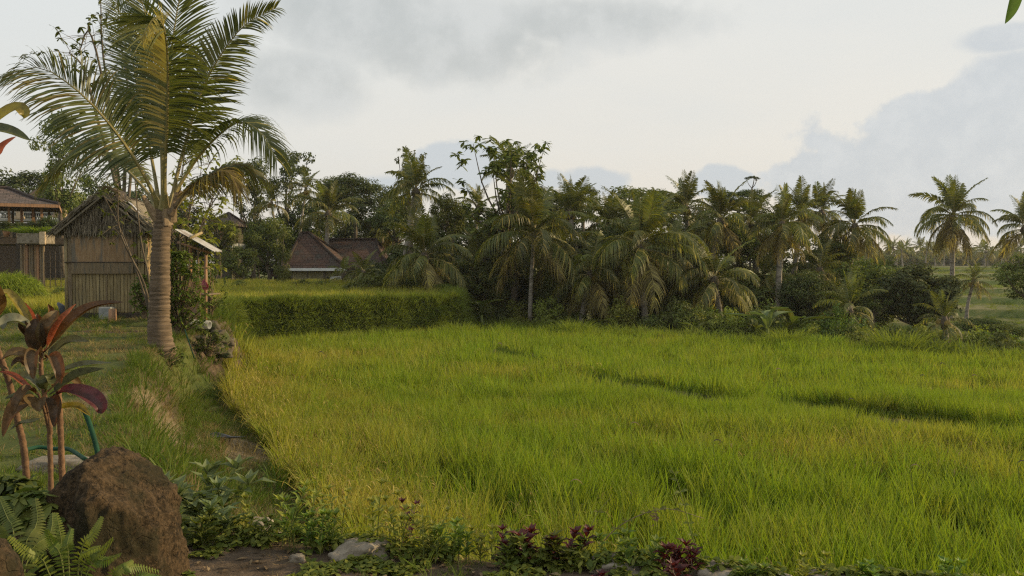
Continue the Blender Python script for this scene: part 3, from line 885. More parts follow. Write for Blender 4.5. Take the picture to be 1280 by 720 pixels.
# rice on the far terraces, seen small
tx, ty = [], []
for y0, y1, de in ((44, 62, 2.2), (62, 90, 1.3), (90, 150, 0.55)):
    xx = rng.uniform(8, 0.66 * y1, int((0.66 * y1 - 8) * (y1 - y0) * de)); yy = rng.uniform(y0, y1, len(xx))
    tx.append(xx); ty.append(yy)
x = np.concatenate(tx); y = np.concatenate(ty)
z, sT, sP, sV, bd = terrain_info(x, y)
zz2 = terrain_info(x, y + 0.8)[0]
keep = (x > 0.30 * y) & (vnoise(x, y, 9, 71, 2) > 0.40)
x, y, z, zz2 = x[keep], y[keep], z[keep], zz2[keep]; nn = len(x)
hs = 1.0 + 0.6 * rng.random(nn)
hs *= np.interp(y, [44, 150], [0.8, 1.6])
tn = np.clip(vnoise(x, y, 7, 72) * 1.5, 0.2, 1)
rise = (zz2 - z) > 0.1
tn = np.where(rise, 0.0, tn)
hs = np.where(rise, hs * 0.8, hs * 0.5)
scatter('terrace_grass', np.stack([x, y, z], 1), np.stack([rng.normal(0, .06, nn), rng.normal(0, .06, nn), rng.uniform(0, 6.28, nn)], 1),
        np.stack([hs * 1.5, hs * 1.5, hs * 0.9], 1), 7 + rng.integers(0, 3, nn), tn, gp, 'grass and young rice on the far terraces')

# ------------------------------------------------------------------ palms
def frond_mesh(name, ctrl, L, n, mats, seed, lw=0.022, droop=0.5, seg=3, rib=0.02, petiole=0.16, vee=0.25, asym=(1, 1), gaps=0.0, rot_up=(0, 0, 1), oldtip=0.0, golds=(1, 1)):
    """coconut frond: a curved rib with two combs of drooping leaflets.  mats = [rib, leaflet, (gold), (brown)]"""
    r = np.random.default_rng(seed)
    pts = np.array([tuple(p) for p in bez(ctrl, 60)])
    d = np.concatenate([[0], np.cumsum(np.linalg.norm(np.diff(pts, axis=0), axis=1))]); tot = d[-1]
    mb = MB()
    k = 14
    rp = [Vector([float(np.interp(i / k * tot, d, pts[:, c])) for c in range(3)]) for i in range(k + 1)]
    mb.tube(rp, [rib * (1 - 0.93 * (i / k) ** 0.7) + (rib * 0.9 if i == 0 else 0) for i in range(k + 1)], 6, 0)
    Vs = [np.array([tuple(v) for v in mb.v])]; Fs = [list(f) for f in mb.f]; ms = [0] * len(mb.f); tints = [np.full(len(mb.v), 0.5)]
    off = len(mb.v)
    for side in (-1, 1):
        s = np.linspace(petiole, 0.995, n) + r.normal(0, 0.002, n)
        s = np.clip(s, 0, 0.998)
        if gaps > 0: s = s[vnoise(s * 40, np.full(len(s), seed + side), 2.0, 5, 2) > gaps]
        m_ = len(s)
        base = np.stack([np.interp(s * tot, d, pts[:, c]) for c in range(3)], 1)
        nx_ = np.stack([np.interp(np.minimum(s + 0.02, 1) * tot, d, pts[:, c]) for c in range(3)], 1)
        pv_ = np.stack([np.interp((s - 0.02) * tot, d, pts[:, c]) for c in range(3)], 1)
        T = nrm(nx_ - pv_)
        up = np.broadcast_to(np.array(rot_up, float), T.shape)
        B = nrm(np.cross(T, up)) * side
        N = nrm(np.cross(B, T)) * side
        u = (s - petiole) / (1 - petiole)
        ang = R(78) - R(50) * u + r.normal(0, 0.05, m_)
        D = nrm(B * np.sin(ang)[:, None] + T * np.cos(ang)[:, None] + N * (vee + r.normal(0, 0.05, m_))[:, None])
        prof = (0.40 + 0.60 * np.minimum(1, u / 0.22)) * (1 - 0.62 * np.clip((u - 0.35) / 0.65, 0, 1) ** 1.6)
        ll = L * prof * (0.92 + 0.16 * r.random(m_)) * asym[0 if side < 0 else 1]
        q = np.linspace(0, 1, seg + 1)
        dr = droop * (0.7 + 0.6 * r.random(m_))
        C = base[:, None] + D[:, None] * (ll[:, None] * q[None])[..., None]
        C[..., 2] -= (ll * dr)[:, None] * q[None] ** 2.0
        C = C - D[:, None] * ((ll * dr * 0.35)[:, None] * q[None] ** 3)[..., None]
        wd = nrm(T * 0.9 + N * 0.35 * side)
        wp = np.array([0.45] + [1.0] * (seg - 1) + [0.08]) if seg > 1 else np.array([1, .1])
        if seg >= 3: wp = np.interp(q, [0, .2, .6, 1], [0.5, 1, 0.8, 0.06])
        Wd = wd[:, None] * (lw * 0.5 * wp[None] * (0.6 + 0.4 * prof)[:, None])[..., None]
        V, Fq = ribbons(C, Wd)
        Vs.append(V); Fs += (Fq + off).tolist(); off += len(V)
        mi = np.full(m_, 1)
        if len(mats) > 2 and oldtip > 0: mi[(r.random(m_) < oldtip * (0.3 + u) * (golds[0] if side < 0 else golds[1]))] = 2
        ms += list(np.repeat(mi, seg)); tints.append(np.repeat(np.clip(r.normal(0.45, 0.22, m_), 0, 1), (seg + 1) * 2))
    return mesh_np(name, np.concatenate(Vs), Fs, mats, ms, False, tint=np.concatenate(tints))


# frond shapes by age: start elevation, how far they bend
AGES = [(84, 10, 0.30), (72, 38, 0.35), (58, 70, 0.45), (42, 88, 0.6), (24, 95, 0.75), (5, 80, 0.85), (-25, 52, 0.9), (-52, 30, 0.9)]
FR = {}
for ai, (e0, bend, dr) in enumerate(AGES):
    for sd_ in range(2):
        pts = []; p = Vector((0, 0, 0)); nst = 9
        for i in range(nst + 1):
            pts.append(p.copy())
            t = (i + 0.5) / nst
            e = R(e0 - bend * t ** 1.35)
            p = p + Vector((math.cos(e), 0.05 * math.sin(3 * t + sd_ * 2), math.sin(e))) / nst
        mt = [M['rachis'], M['palm'], M['palm_gold']] if ai < 6 else [M['rachis'], M['palm_brown'], M['palm_gold']]
        for q, (nl, lw) in enumerate(((46, 0.028), (24, 0.055))):
            FR[(ai, sd_, q)] = frond_mesh('frond', pts, 0.30, nl, mt, ai * 7 + sd_, lw=lw, droop=dr, seg=3 if q == 0 else 2,
                                          rib=0.011, petiole=0.17, vee=0.22, gaps=0.22 if sd_ else 0.1, oldtip=[0, 0, .02, .05, .12, .3, .3, .2][ai])

bmn = bmesh.new(); bmesh.ops.create_icosphere(bmn, subdivisions=2, radius=1)
NUT = bpy.data.meshes.new('coconut'); bmn.to_mesh(NUT); bmn.free()
NUT.materials.append(rough_mat('coconut_husk', (0.20, 0.17, 0.04), (0.32, 0.20, 0.05), 3, .6, .05))

# trunk with leaf-scar rings in real relief, unit height, radius in metres set by scale
def palm_trunk(h, r0, r1, lean, seed, n=9):
    rr = random.Random(seed)
    mb = MB()
    k = max(8, int(h / 0.35))
    a = rr.uniform(0, 6.28)
    pts = []; rad = []
    for i in range(k + 1):
        t = i / k
        b = lean * (t ** 1.6)
        pts.append(Vector((math.cos(a) * 0.05 * math.sin(3 * t) + b, 0.1 * lean * math.sin(2 * t), h * t)))
        rad.append((r0 + (r1 - r0) * min(1, t * 1.15)) * (1 + 0.45 * math.exp(-t * h / 0.25)) * (1.0 + (0.06 if i % 2 else -0.03)))
    mb.tube(pts, rad, n, 0)
    # fibrous crown shaft
    top = pts[-1]
    mb.tube([top + Vector((0, 0, -0.25)), top + Vector((0, 0, 0.0)), top + Vector((0, 0, 0.3))], [r1 * 1.1, r1 * 2.0, r1 * 0.9], n, 1)
    return mb, top


def palm(px, py, d, rpx, label, nf=24, lean=0.0, ages=(0, 7), seed=0, group='coconut palms at the edge of the paddy', q=0, lod=0, cat='palm tree', trunk_r=0.13, scale_z=1.0):
    """px, py: centre of the crown; rpx: its radius, all in photo pixels at distance d"""
    c = P(px, py, d)
    L = rpx * d / F * 1.04
    bx = c.x - lean; bz = terr(bx, d)
    if lean == 0.0: lean = 0.9 * math.sin(seed * 2.3) * min(1, (c.z - bz) / 5); bx = c.x - lean; bz = terr(bx, d)
    t = empty('coconut_palm', (bx, d, bz - 0.05), label, cat, group)
    h = max(0.35, c.z - bz)
    mb, top = palm_trunk(h, trunk_r * 1.25, trunk_r, lean, seed)
    mb.build('trunk', [M['bark_pale'], M['bark']], t, True)
    rr = random.Random(seed * 13 + 5)
    if lod == 0 and h > 2.2 and seed % 3 != 1:
        for i in range(rr.randint(4, 8)):
            a_n = rr.uniform(0, 6.28); o = bpy.data.objects.new('coconut', NUT); link(o, t)
            o.location = top + Vector((math.cos(a_n) * .2, math.sin(a_n) * .2, rr.uniform(-.18, .02))); s_ = rr.uniform(.09, .12); o.scale = (s_, s_, s_ * 1.2)
    a0, a1 = ages
    for i in range(nf):
        u = (i + 0.5) / nf
        ai = min(7, int(a0 + (a1 - a0 + 1) * u ** 0.85))
        me = FR[(ai, rr.randint(0, 1), lod)]
        o = bpy.data.objects.new('frond', me)
        link(o, t)
        o.location = top + Vector((0, 0, 0.28 - 0.34 * u))
        o.rotation_euler = (rr.gauss(0, 0.14), rr.gauss(0, 0.10), i * 2.39996 + rr.gauss(0, 0.25) + seed)
        s = L * rr.uniform(0.85, 1.12) * (0.8 if ai == 0 else 1) * (0.85 if ai == 7 else 1)
        o.scale = (s, s, s)
    return t


PALMS = [
    # px, py, d, r, label, kwargs
    (519, 240, 47, 50, 'tall palm with upright feathery crown rising left of the open large-leaved tree', dict(nf=22, ages=(0, 5), seed=1)),
    (530, 322, 41, 64, 'broad low palm with long arching fronds above the end of the grass bank', dict(nf=26, ages=(0, 6), seed=2)),
    (638, 215, 47, 44, 'palm whose upright fronds stick out of the top of the large-leaved tree', dict(nf=16, ages=(0, 4), seed=3)),
    (667, 296, 40.5, 80, 'large palm on a slender pale banded trunk in the middle of the grove', dict(nf=28, ages=(0, 6), seed=4, trunk_r=0.085)),
    (712, 268, 46, 50, 'palm with steep upright fronds right of the large-leaved tree', dict(nf=20, ages=(0, 4), seed=5)),
    (738, 345, 39.5, 62, 'low yellowish palm with a short trunk and drooping old fronds', dict(nf=24, ages=(1, 7), seed=6, trunk_r=0.11)),
    (800, 312, 39.5, 84, 'big palm with wide drooping crown on a straight dark trunk', dict(nf=30, ages=(0, 6), seed=7)),
    (857, 262, 47, 46, 'palm with a tuft of upright fronds poking above the treetops', dict(nf=18, ages=(0, 4), seed=8)),
    (902, 278, 44, 52, 'full round palm left of the small umbrella treetop', dict(nf=26, ages=(0, 6), seed=9)),
    (893, 352, 39, 66, 'low palm spreading its fronds close to the ground in mid grove', dict(nf=22, ages=(1, 6), seed=10)),
    (978, 283, 42, 50, 'palm on a tall pale trunk with hanging yellow fronds, first of the right cluster', dict(nf=28, ages=(0, 7), seed=11)),
    (1003, 270, 47, 42, 'palm standing close behind the first one of the right cluster', dict(nf=24, ages=(0, 6), seed=12)),
    (1026, 268, 50, 40, 'palm with a ragged crown at the right rim of the cluster', dict(nf=22, ages=(0, 6), seed=13)),
    (1069, 285, 46, 50, 'palm with a wide star-shaped crown and orange hanging fronds', dict(nf=32, ages=(0, 7), seed=14)),
    (1191, 272, 58, 54, 'lone tall palm against the cloud above the far terraces', dict(nf=34, ages=(0, 7), seed=15)),
    (1280, 287, 52, 46, 'palm leaning in at the right edge of the picture', dict(nf=22, ages=(0, 6), seed=16)),
    (1218, 352, 56, 24, 'small young palm standing alone on a terrace', dict(nf=16, ages=(0, 6), seed=17, trunk_r=0.09)),
    (1180, 402, 33, 38, 'small trunkless palm with arching fronds beside the dark round shrub', dict(nf=13, ages=(0, 5), seed=18, trunk_r=0.08)),
    (1062, 388, 36, 50, 'young palm with thin spread fronds behind the big grass tuft', dict(nf=13, ages=(0, 5), seed=19, trunk_r=0.08)),
    (598, 262, 50, 34, 'small palm seen in the gap left of the open tree trunk', dict(nf=16, ages=(0, 5), seed=20)),
    (592, 342, 44, 52, 'shaded low palm right of the end of the grass bank', dict(nf=20, ages=(1, 6), seed=21)),
    (410, 268, 56, 44, 'yellow-green palm behind the tiled roof', dict(nf=22, ages=(0, 5), seed=22)),
    (454, 344, 44, 28, 'small pale palm in front of the right end of the roof', dict(nf=18, ages=(1, 6), seed=23, trunk_r=0.09)),
    (430, 345, 47, 24, 'little palm by the white panel of the house', dict(nf=12, ages=(1, 5), seed=24, trunk_r=0.08)),
    (760, 285, 46, 46, 'palm half hidden behind the big drooping palm', dict(nf=22, ages=(0, 6), seed=25)),
    (840, 318, 43, 52, 'mid-height palm right of the big drooping palm', dict(nf=22, ages=(1, 6), seed=26)),
    (938, 282, 46, 48, 'palm directly below the small umbrella treetop', dict(nf=24, ages=(0, 6), seed=27)),
    (955, 350, 44, 52, 'shaded palm behind the banana plant', dict(nf=20, ages=(1, 6), seed=28)),
    (620, 320, 45, 56, 'shaded palm under the large-leaved tree', dict(nf=20, ages=(1, 6), seed=29)),
    (700, 318, 44, 56, 'palm with curved fronds between the slender-trunked and the yellowish palm', dict(nf=22, ages=(1, 6), seed=30)),
    (494, 290, 62, 38, 'palm left of the broad low palm, over the end of the roof', dict(nf=20, ages=(1, 6), seed=31)),
    (1024, 340, 44, 42, 'low dark palm between the clusters', dict(nf=18, ages=(1, 6), seed=32)),
    (870, 300, 48, 46, 'palm filling the gap behind the upright tuft palm', dict(nf=20, ages=(1, 6), seed=34)),
    (340, 255, 60, 30, 'slim areca-like palm before the tall dark tree', dict(nf=14, ages=(1, 5), seed=35, trunk_r=0.07)),
    (382, 238, 60, 26, 'thin palm right of the tall dark tree', dict(nf=14, ages=(1, 5), seed=36, trunk_r=0.07)),
    (300, 230, 62, 28, 'slim palm showing between the hero palm and the tall dark tree', dict(nf=14, ages=(1, 5), seed=37, trunk_r=0.07)),
]
PALMS[-1] = PALMS[-1][:4] + ('slim palm just right of the coconut palm crown, far behind',) + PALMS[-1][5:]
for a in PALMS:
    palm(*a[:5], **a[5])

# far treeline: palms and trees on the horizon, nothing tells them apart
rr = random.Random(99)
for i in range(44):
    px = 1040 + i * 6.8 + rr.uniform(-4, 4)
    d = rr.uniform(165, 215)
    palm(px, 318 + rr.uniform(-9, 5), d, rr.uniform(12, 17), 'small hazy palm in the treeline on the horizon', nf=13, ages=(0, 6), seed=300 + i,
         group='palms of the far treeline', lod=1, trunk_r=0.11)

# ------------------------------------------------------------------ the young coconut palm in front
HD = 15.0
hb = G(204, HD)
hero = empty('coconut_palm', (hb.x, HD, hb.z), 'young coconut palm with ringed swollen trunk standing in front of the hut', 'palm tree')
mb = MB()
rings = 96
ctrl = bez([P(201, 450, HD), P(199, 400, HD), P(200, 360, HD), P(201, 310, HD), P(205, 262, HD)], rings)
rad = []
for i in range(rings + 1):
    t = i / rings
    base_r = float(np.interp(t, [0, 0.06, 0.15, 0.28, 0.6, 1.0], [0.165, 0.200, 0.185, 0.165, 0.158, 0.138]))
    ph = (t * 34) % 1
    ring = 0.010 * (1 - (ph * 2 - 0.5) ** 2) if ph < 0.75 else -0.008
    rad.append(base_r + ring + 0.004 * math.sin(i * 12.9898))
vs = []; fs = []
NS = 28
for i, p in enumerate(ctrl):
    for k in range(NS):
        an = 2 * math.pi * k / NS
        bul = 0.05 * math.exp(-((i / rings - 0.05) / 0.08) ** 2) * max(0, math.cos(an))
        dz = 0.012 * math.sin(an * 1 + i * 0.35) + 0.008 * math.sin(3 * an + i)
        rr_ = rad[i] * (1 + 0.03 * math.sin(2 * an + i * 0.05)) + bul + 0.004 * mnoise.noise(Vector((an * 3, i * 0.7, 0)))
        vs.append((p.x - hb.x + rr_ * math.cos(an), p.y - HD + rr_ * math.sin(an), p.z - hb.z + dz))
for i in range(rings):
    for k in range(NS):
        k2 = (k + 1) % NS
        fs.append((i * NS + k, i * NS + k2, (i + 1) * NS + k2, (i + 1) * NS + k))
mb.add(vs, fs)
mt, nt, out = mat('ringed_trunk')
tcn = nt.node('ShaderNodeTexCoord')
mp = nt.node('ShaderNodeMapping'); nt.put(mp.inputs[0], tcn.outputs['Object']); mp.inputs['Scale'].default_value = (1, 1, 6)
c = nt.mix(nt.smooth(nt.noise(mp.outputs[0], 5, 6, .65), .35, .65), (0.095, 0.068, 0.042), (0.19, 0.135, 0.085))
mp2 = nt.node('ShaderNodeMapping'); nt.put(mp2.inputs[0], tcn.outputs['Object']); mp2.inputs['Scale'].default_value = (6, 6, 0.8)
c = nt.mix(nt.smooth(nt.noise(mp2.outputs[0], 9, 5, .6), .5, .75, 0, .6), c, (0.12, 0.085, 0.06))
wv = nt.node('ShaderNodeTexWave', wave_type='BANDS', bands_direction='Z', wave_profile='SAW')
wv.inputs['Scale'].default_value = 4.4; wv.inputs['Distortion'].default_value = 1.2; wv.inputs['Detail'].default_value = 2
nt.put(wv.inputs['Vector'], tcn.outputs['Object'])
c = nt.mix(nt.smooth(wv.outputs[1], 0.80, 0.98, 0, .75), c, (0.09, 0.065, 0.045))
p = nt.node('ShaderNodeBsdfPrincipled'); nt.put(p.inputs['Base Color'], c); p.inputs['Roughness'].default_value = 0.85; p.inputs['Specular IOR Level'].default_value = 0.25
bp = nt.node('ShaderNodeBump'); bp.inputs['Strength'].default_value = .6; bp.inputs['Distance'].default_value = .015
nt.put(bp.inputs['Height'], nt.noise(mp.outputs[0], 14, 8, .65)); nt.l.new(bp.outputs[0], p.inputs['Normal']); nt.l.new(p.outputs[0], out.inputs[0])
mb.build('trunk', [mt], hero, True)


def HP(px, py, dd=0.0):
    return P(px, py, HD + dd) - Vector((hb.x, HD, hb.z))


# old leaf bases: split fibrous sheaths clasping the top of the trunk
for k, (a, b, w, mm) in enumerate((((196, 278, -.12), (178, 245, -.25), .10, 'dry_leaf'), ((206, 282, -.16), (205, 240, -.16), .12, 'dry_leaf'), ((213, 278, -.1), (220, 240, -.2), .09, 'dry_leaf'),
                                   ((202, 272, .12), (188, 235, .2), .10, 'twig'), ((212, 270, .1), (226, 238, .1), .08, 'twig'))):
    s = MB(); p0, p1 = HP(*a), HP(*b)
    s.leaf(bez([p0, p0.lerp(p1, .5) + Vector((0, -.03, 0)), p1], 8), w, 0.5, up=(0, 1, 0.1), prof=lambda t: 0.9 - 0.55 * t, seed=k)
    s.build('leaf_sheath', [M[mm]], hero)

HF = [
    # rib control points (px, py, depth offset), leaflet length, droop, leaflets, gold share, asym, width
    ([(200, 262, 0), (187, 232, -.2), (160, 186, -.5), (122, 138, -.8), (85, 104, -1.0), (48, 84, -1.1), (12, 96, -1.0)], 1.05, 0.55, 92, 'a', (1, 1)),      # big left
    ([(206, 262, -.1), (206, 215, -.35), (209, 150, -.7), (210, 85, -1.1), (205, 35, -1.6), (192, 22, -2.2), (176, 50, -2.6)], 1.10, 0.42, 96, 'g', (0.55, 1.1)),   # centre
    ([(212, 262, 0), (226, 200, .2), (250, 120, .3), (272, 75, .2), (305, 32, .0), (345, 10, -.3)], 0.88, 0.30, 84, 'n', (0.75, 1)),   # up right
    ([(204, 262, .1), (205, 190, .5), (212, 90, .8), (222, 10, .9), (238, -45, .7), (262, -70, .3)], 1.05, 0.25, 88, 'n', (1, 1)),          # straight up, out of frame
    ([(210, 264, 0), (222, 236, .1), (248, 196, .1), (278, 165, -.1), (303, 152, -.3), (330, 170, -.5), (346, 200, -.6)], 0.85, 0.85, 80, 'n', (1, 1)),    # low right
    ([(200, 262, .1), (190, 200, .5), (172, 110, .9), (158, 40, 1.1), (140, -10, 1.1)], 0.72, 0.30, 84, 'n', (1, 1)),                     # up left behind
    ([(212, 266, .1), (232, 245, .3), (262, 222, .6), (296, 206, .8), (325, 220, .8)], 0.75, 0.9, 62, 'o', (1, 1)),                            # behind low right
    ([(198, 264, .1), (182, 238, .4), (150, 206, .8), (112, 190, 1.1), (78, 205, 1.2), (55, 228, 1.2)], 0.85, 0.8, 70, 'o', (1, 1)),        # low left behind
    ([(202, 262, -.1), (190, 225, -.4), (176, 180, -.8), (158, 150, -1.2), (138, 150, -1.6), (122, 190, -1.8)], 0.85, 0.8, 66, 'a', (1, 1)),  # toward camera left
    ([(208, 262, -.1), (216, 210, -.5), (240, 155, -.9), (268, 128, -1.2), (300, 135, -1.5), (318, 165, -1.6)], 0.95, 0.45, 76, 'n', (1, 1)),   # toward camera right
    ([(206, 262, .2), (214, 200, .8), (236, 120, 1.5), (262, 70, 2.0), (288, 70, 2.4)], 0.95, 0.4, 70, 'n', (1, 1)),                      # behind right
    ([(203, 262, .2), (196, 200, .9), (178, 140, 1.6), (150, 105, 2.1), (118, 115, 2.4)], 0.95, 0.5, 70, 'n', (1, 1)),                       # behind left
    ([(204, 262, -.1), (202, 190, -.1), (196, 100, 0), (185, 30, 0), (170, -20, -.2)], 0.75, 0.2, 70, 'n', (1, 1)),                       # spear-like young frond
    ([(214, 266, -.1), (232, 240, -.3), (256, 222, -.4), (284, 215, -.5), (300, 240, -.5)], 0.6, 1.0, 50, 'b', (1, 1)),                      # short drooping right
    ([(199, 266, -.1), (180, 250, .1), (160, 232, .2), (132, 226, .3), (108, 250, .3)], 0.65, 1.0, 54, 'b', (1, 1)),                         # short drooping left
]
for k, (cp, L, dr, n_, kind, asym) in enumerate(HF):
    if k in (8, 9, 10, 11, 14): continue
    mats = {'a': [M['rachis'], M['palm_hero'], M['palm_brown']], 'g': [M['rachis'], M['palm_hero'], M['palm_gold']], 'n': [M['rachis'], M['palm_hero'], M['palm_gold']],
            'o': [M['rachis'], M['palm_hero'], M['palm_brown']], 'b': [M['twig'], M['palm_brown'], M['palm_gold']]}[kind]
    old = {'a': 0.22, 'g': 0.55, 'n': 0.03, 'o': 0.3, 'b': 0.3}[kind]
    me = frond_mesh('frond', [HP(*c) for c in cp], L * 1.12, int(n_ * 1.5), mats, 40 + k, lw=0.037, droop=dr * 0.62, seg=5, rib=0.045, petiole=0.24, vee=0.15 if kind != 'n' else 0.3, asym=asym, gaps=0.12, oldtip=old,
                    rot_up={0: (0, -.8, .8), 1: (0, -1, .5), 2: (0, -1, .25), 3: (0, -1, .3), 5: (0, -.8, .5), 12: (0, -1, .2)}.get(k, (0, -.25, 1)),
                    golds=(2.4, 0.0) if kind == 'g' else (1, 1))
    o = obj('frond', me, hero)
    if kind == 'b': o['label'] = 'short brown drooping frond'

# ------------------------------------------------------------------ broad-leaved trees and bushes
def leaf_cloud(centres, radii, per, size, seed, flat=0.55, elong=1.0, up=0.5):
    """many folded leaves in clumps around the given centres"""
    r = np.random.default_rng(seed)
    C = np.repeat(np.asarray(centres), per, axis=0); Rr = np.repeat(np.asarray(radii), per)
    n = len(C)
    d = nrm(r.normal(0, 1, (n, 3)))
    rad = Rr * (0.35 + 0.75 * r.random(n) ** 0.6)
    pos = C + d * rad[:, None] * np.array([1, 1, flat])
    out = nrm(d + np.array([0, 0, up]) + r.normal(0, 0.5, (n, 3)))
    a = nrm(np.cross(out, r.normal(0, 1, (n, 3))))
    b = np.cross(out, a)
    s = size * (0.6 + 0.8 * r.random(n))[:, None]
    V = np.stack([pos - a * s * elong, pos + b * s * 0.5 + out * s * 0.12, pos + a * s * elong, pos - b * s * 0.5 + out * s * 0.12], 1).reshape(-1, 3)
    i = np.arange(n)[:, None] * 4
    Fq = np.concatenate([i + np.array([[0, 1, 3]]), i + np.array([[1, 2, 3]])], 0)
    cl = np.repeat(r.random(len(centres)), per)
    t = np.clip(0.5 * cl + 0.5 * r.random(n), 0, 1)
    return V, Fq, np.repeat(t, 4)


def rosettes(centres, seed, nl, size, width=0.3):
    """large drooping leaves set in whorls at twig ends"""
    r = np.random.default_rng(seed)
    C = np.repeat(np.asarray(centres), nl, axis=0); n = len(C)
    az_ = r.uniform(0, 2 * np.pi, n); el_ = r.uniform(-0.7, 0.8, n)
    D = np.stack([np.cos(az_) * np.cos(el_), np.sin(az_) * np.cos(el_), np.sin(el_)], 1)
    L = size * (0.6 + 0.6 * r.random(n))
    q = np.linspace(0, 1, 4)
    Cc = C[:, None] + D[:, None] * (L[:, None] * q)[..., None]
    Cc[..., 2] -= (L * 0.35)[:, None] * q[None] ** 2
    side = nrm(np.cross(D, np.array([0, 0, 1.0])) + r.normal(0, .3, (n, 3)))
    Wd = side[:, None] * (L[:, None] * width * np.array([0.15, .8, 1, .1])[None] * .5)[..., None]
    V, Fq = ribbons(Cc, Wd)
    return V, Fq, np.repeat(r.random(n), 8)


CROWNS = {}


def tree_shape(kind, seed):
    """unit tree: crown radius 1, crown centre at z=0; returns crown mesh, limb targets"""
    r = np.random.default_rng(seed)
    if kind == 'round':
        n = 62; d = nrm(r.normal(0, 1, (n, 3)))
        c = d * (0.35 + 0.52 * r.random(n) ** .6)[:, None]; rad = 0.17 + 0.15 * r.random(n); per, sz = 120, 0.042
        V, Fq, t = leaf_cloud(c, rad, per, sz, seed, 0.7)
    elif kind == 'tall':
        n = 34; c = np.stack([r.normal(0, .36, n), r.normal(0, .36, n), r.uniform(-1.0, 1.0, n)], 1); c[:, :2] *= (1 - 0.35 * np.abs(c[:, 2:3]))
        rad = 0.16 + 0.16 * r.random(n); V, Fq, t = leaf_cloud(c, rad, 130, 0.042, seed, 0.65)
    elif kind == 'flat':
        n = 26; a = r.uniform(0, 6.28, n); q = np.sqrt(r.random(n)) * 0.95
        c = np.stack([q * np.cos(a), q * np.sin(a), 0.22 * (1 - q ** 2) + r.normal(0, .06, n)], 1); rad = 0.14 + 0.13 * r.random(n)
        V, Fq, t = leaf_cloud(c, rad, 130, 0.032, seed, 0.38)
    elif kind == 'bush':
        n = 34; d = nrm(r.normal(0, 1, (n, 3))); d[:, 2] = d[:, 2] * 0.9
        c = d * (0.35 + 0.5 * r.random(n))[:, None]; rad = 0.22 + 0.15 * r.random(n); V, Fq, t = leaf_cloud(c, rad, 110, 0.055, seed, 0.8)
    elif kind == 'dense':
        n = 90; d = nrm(r.normal(0, 1, (n, 3)))
        c = d * (0.6 + 0.28 * r.random(n))[:, None] * np.array([1, 1, 0.9]); rad = 0.18 + 0.12 * r.random(n); V, Fq, t = leaf_cloud(c, rad, 110, 0.05, seed, 0.85, 1.2)
    elif kind == 'open':
        n = 44; c = np.stack([r.normal(0, .42, n), r.normal(0, .42, n), r.uniform(-1.0, 0.95, n)], 1)
        sh = 1 - 0.25 * np.abs(c[:, 2:3] - 0.2); c[:, :2] *= sh
        c2 = (c[:, None] + r.normal(0, 0.085, (n, 5, 3))).reshape(-1, 3)
        V, Fq, t = rosettes(c2, seed, 9, 0.14, 0.42)
    me = mesh_np('crown', V, Fq, [], None, False, tint=t)
    return me, c


for kind, k in (('round', 5), ('tall', 4), ('flat', 3), ('bush', 5), ('dense', 2), ('open', 2)):
    CROWNS[kind] = [tree_shape(kind, 500 + 10 * i + len(kind)) for i in range(k)]
MESHC = {}


def crown_mesh(kind, v, mk):
    key = (kind, v, mk)
    if key not in MESHC:
        me = CROWNS[kind][v][0].copy(); me.materials.append(M[mk]); MESHC[key] = me
    return MESHC[key]


def tree(name, px, py, d, rx, rz, kind, mk, label, seed, cat='tree', group=None, limbs=12, trunk_r=0.16, base=None):
    """crown centre at px, py with half width rx and half height rz (photo pixels at distance d)"""
    c = P(px, py, d); gz = terr(c.x, d)
    if base is not None: gz = base
    t = empty(name, (c.x, d, gz - 0.05), label, cat, group)
    v = seed % len(CROWNS[kind])
    sx = rx * d / F; sz = rz * d / F / ({'flat': 0.42}.get(kind, 1.0))
    h = max(0.1, c.z - gz)
    o = obj('crown', crown_mesh(kind, v, mk), t); o.location = (0, 0, h); o.scale = (sx, sx, sz)
    yaw = seed * 1.7; o.rotation_euler = (0, 0, yaw)
    mb = MB(); rr = random.Random(seed)
    cs = CROWNS[kind][v][1]
    fork = Vector((rr.uniform(-.1, .1) * sx, 0, max(h * 0.35, h - sz * 0.95)))
    sc_ = trunk_r * (0.6 + 0.05 * h)
    mb.tube(bez([(0, 0, 0), (rr.uniform(-.2, .2) * sx * .3, 0, fork.z * .5), fork], 6), [sc_ * (1.3 - .6 * i / 6) for i in range(7)], 7)
    for j in range(min(limbs, len(cs))):
        q = Vector(cs[j * len(cs) // limbs])
        q = Vector((q.x * math.cos(yaw) - q.y * math.sin(yaw), q.x * math.sin(yaw) + q.y * math.cos(yaw), q.z))
        e = Vector((q.x * sx, q.y * sx, h + q.z * sz))
        mid = fork.lerp(e, .5) + Vector((q.x * sx * .15, q.y * sx * .15, -0.06 * sz))
        mb.tube(bez([fork, mid, e], 5), [sc_ * .42 * (1 - .8 * i / 5) for i in range(6)], 5, caps=False)
    mb.build('trunk', [M['bark']], t, True)
    return t


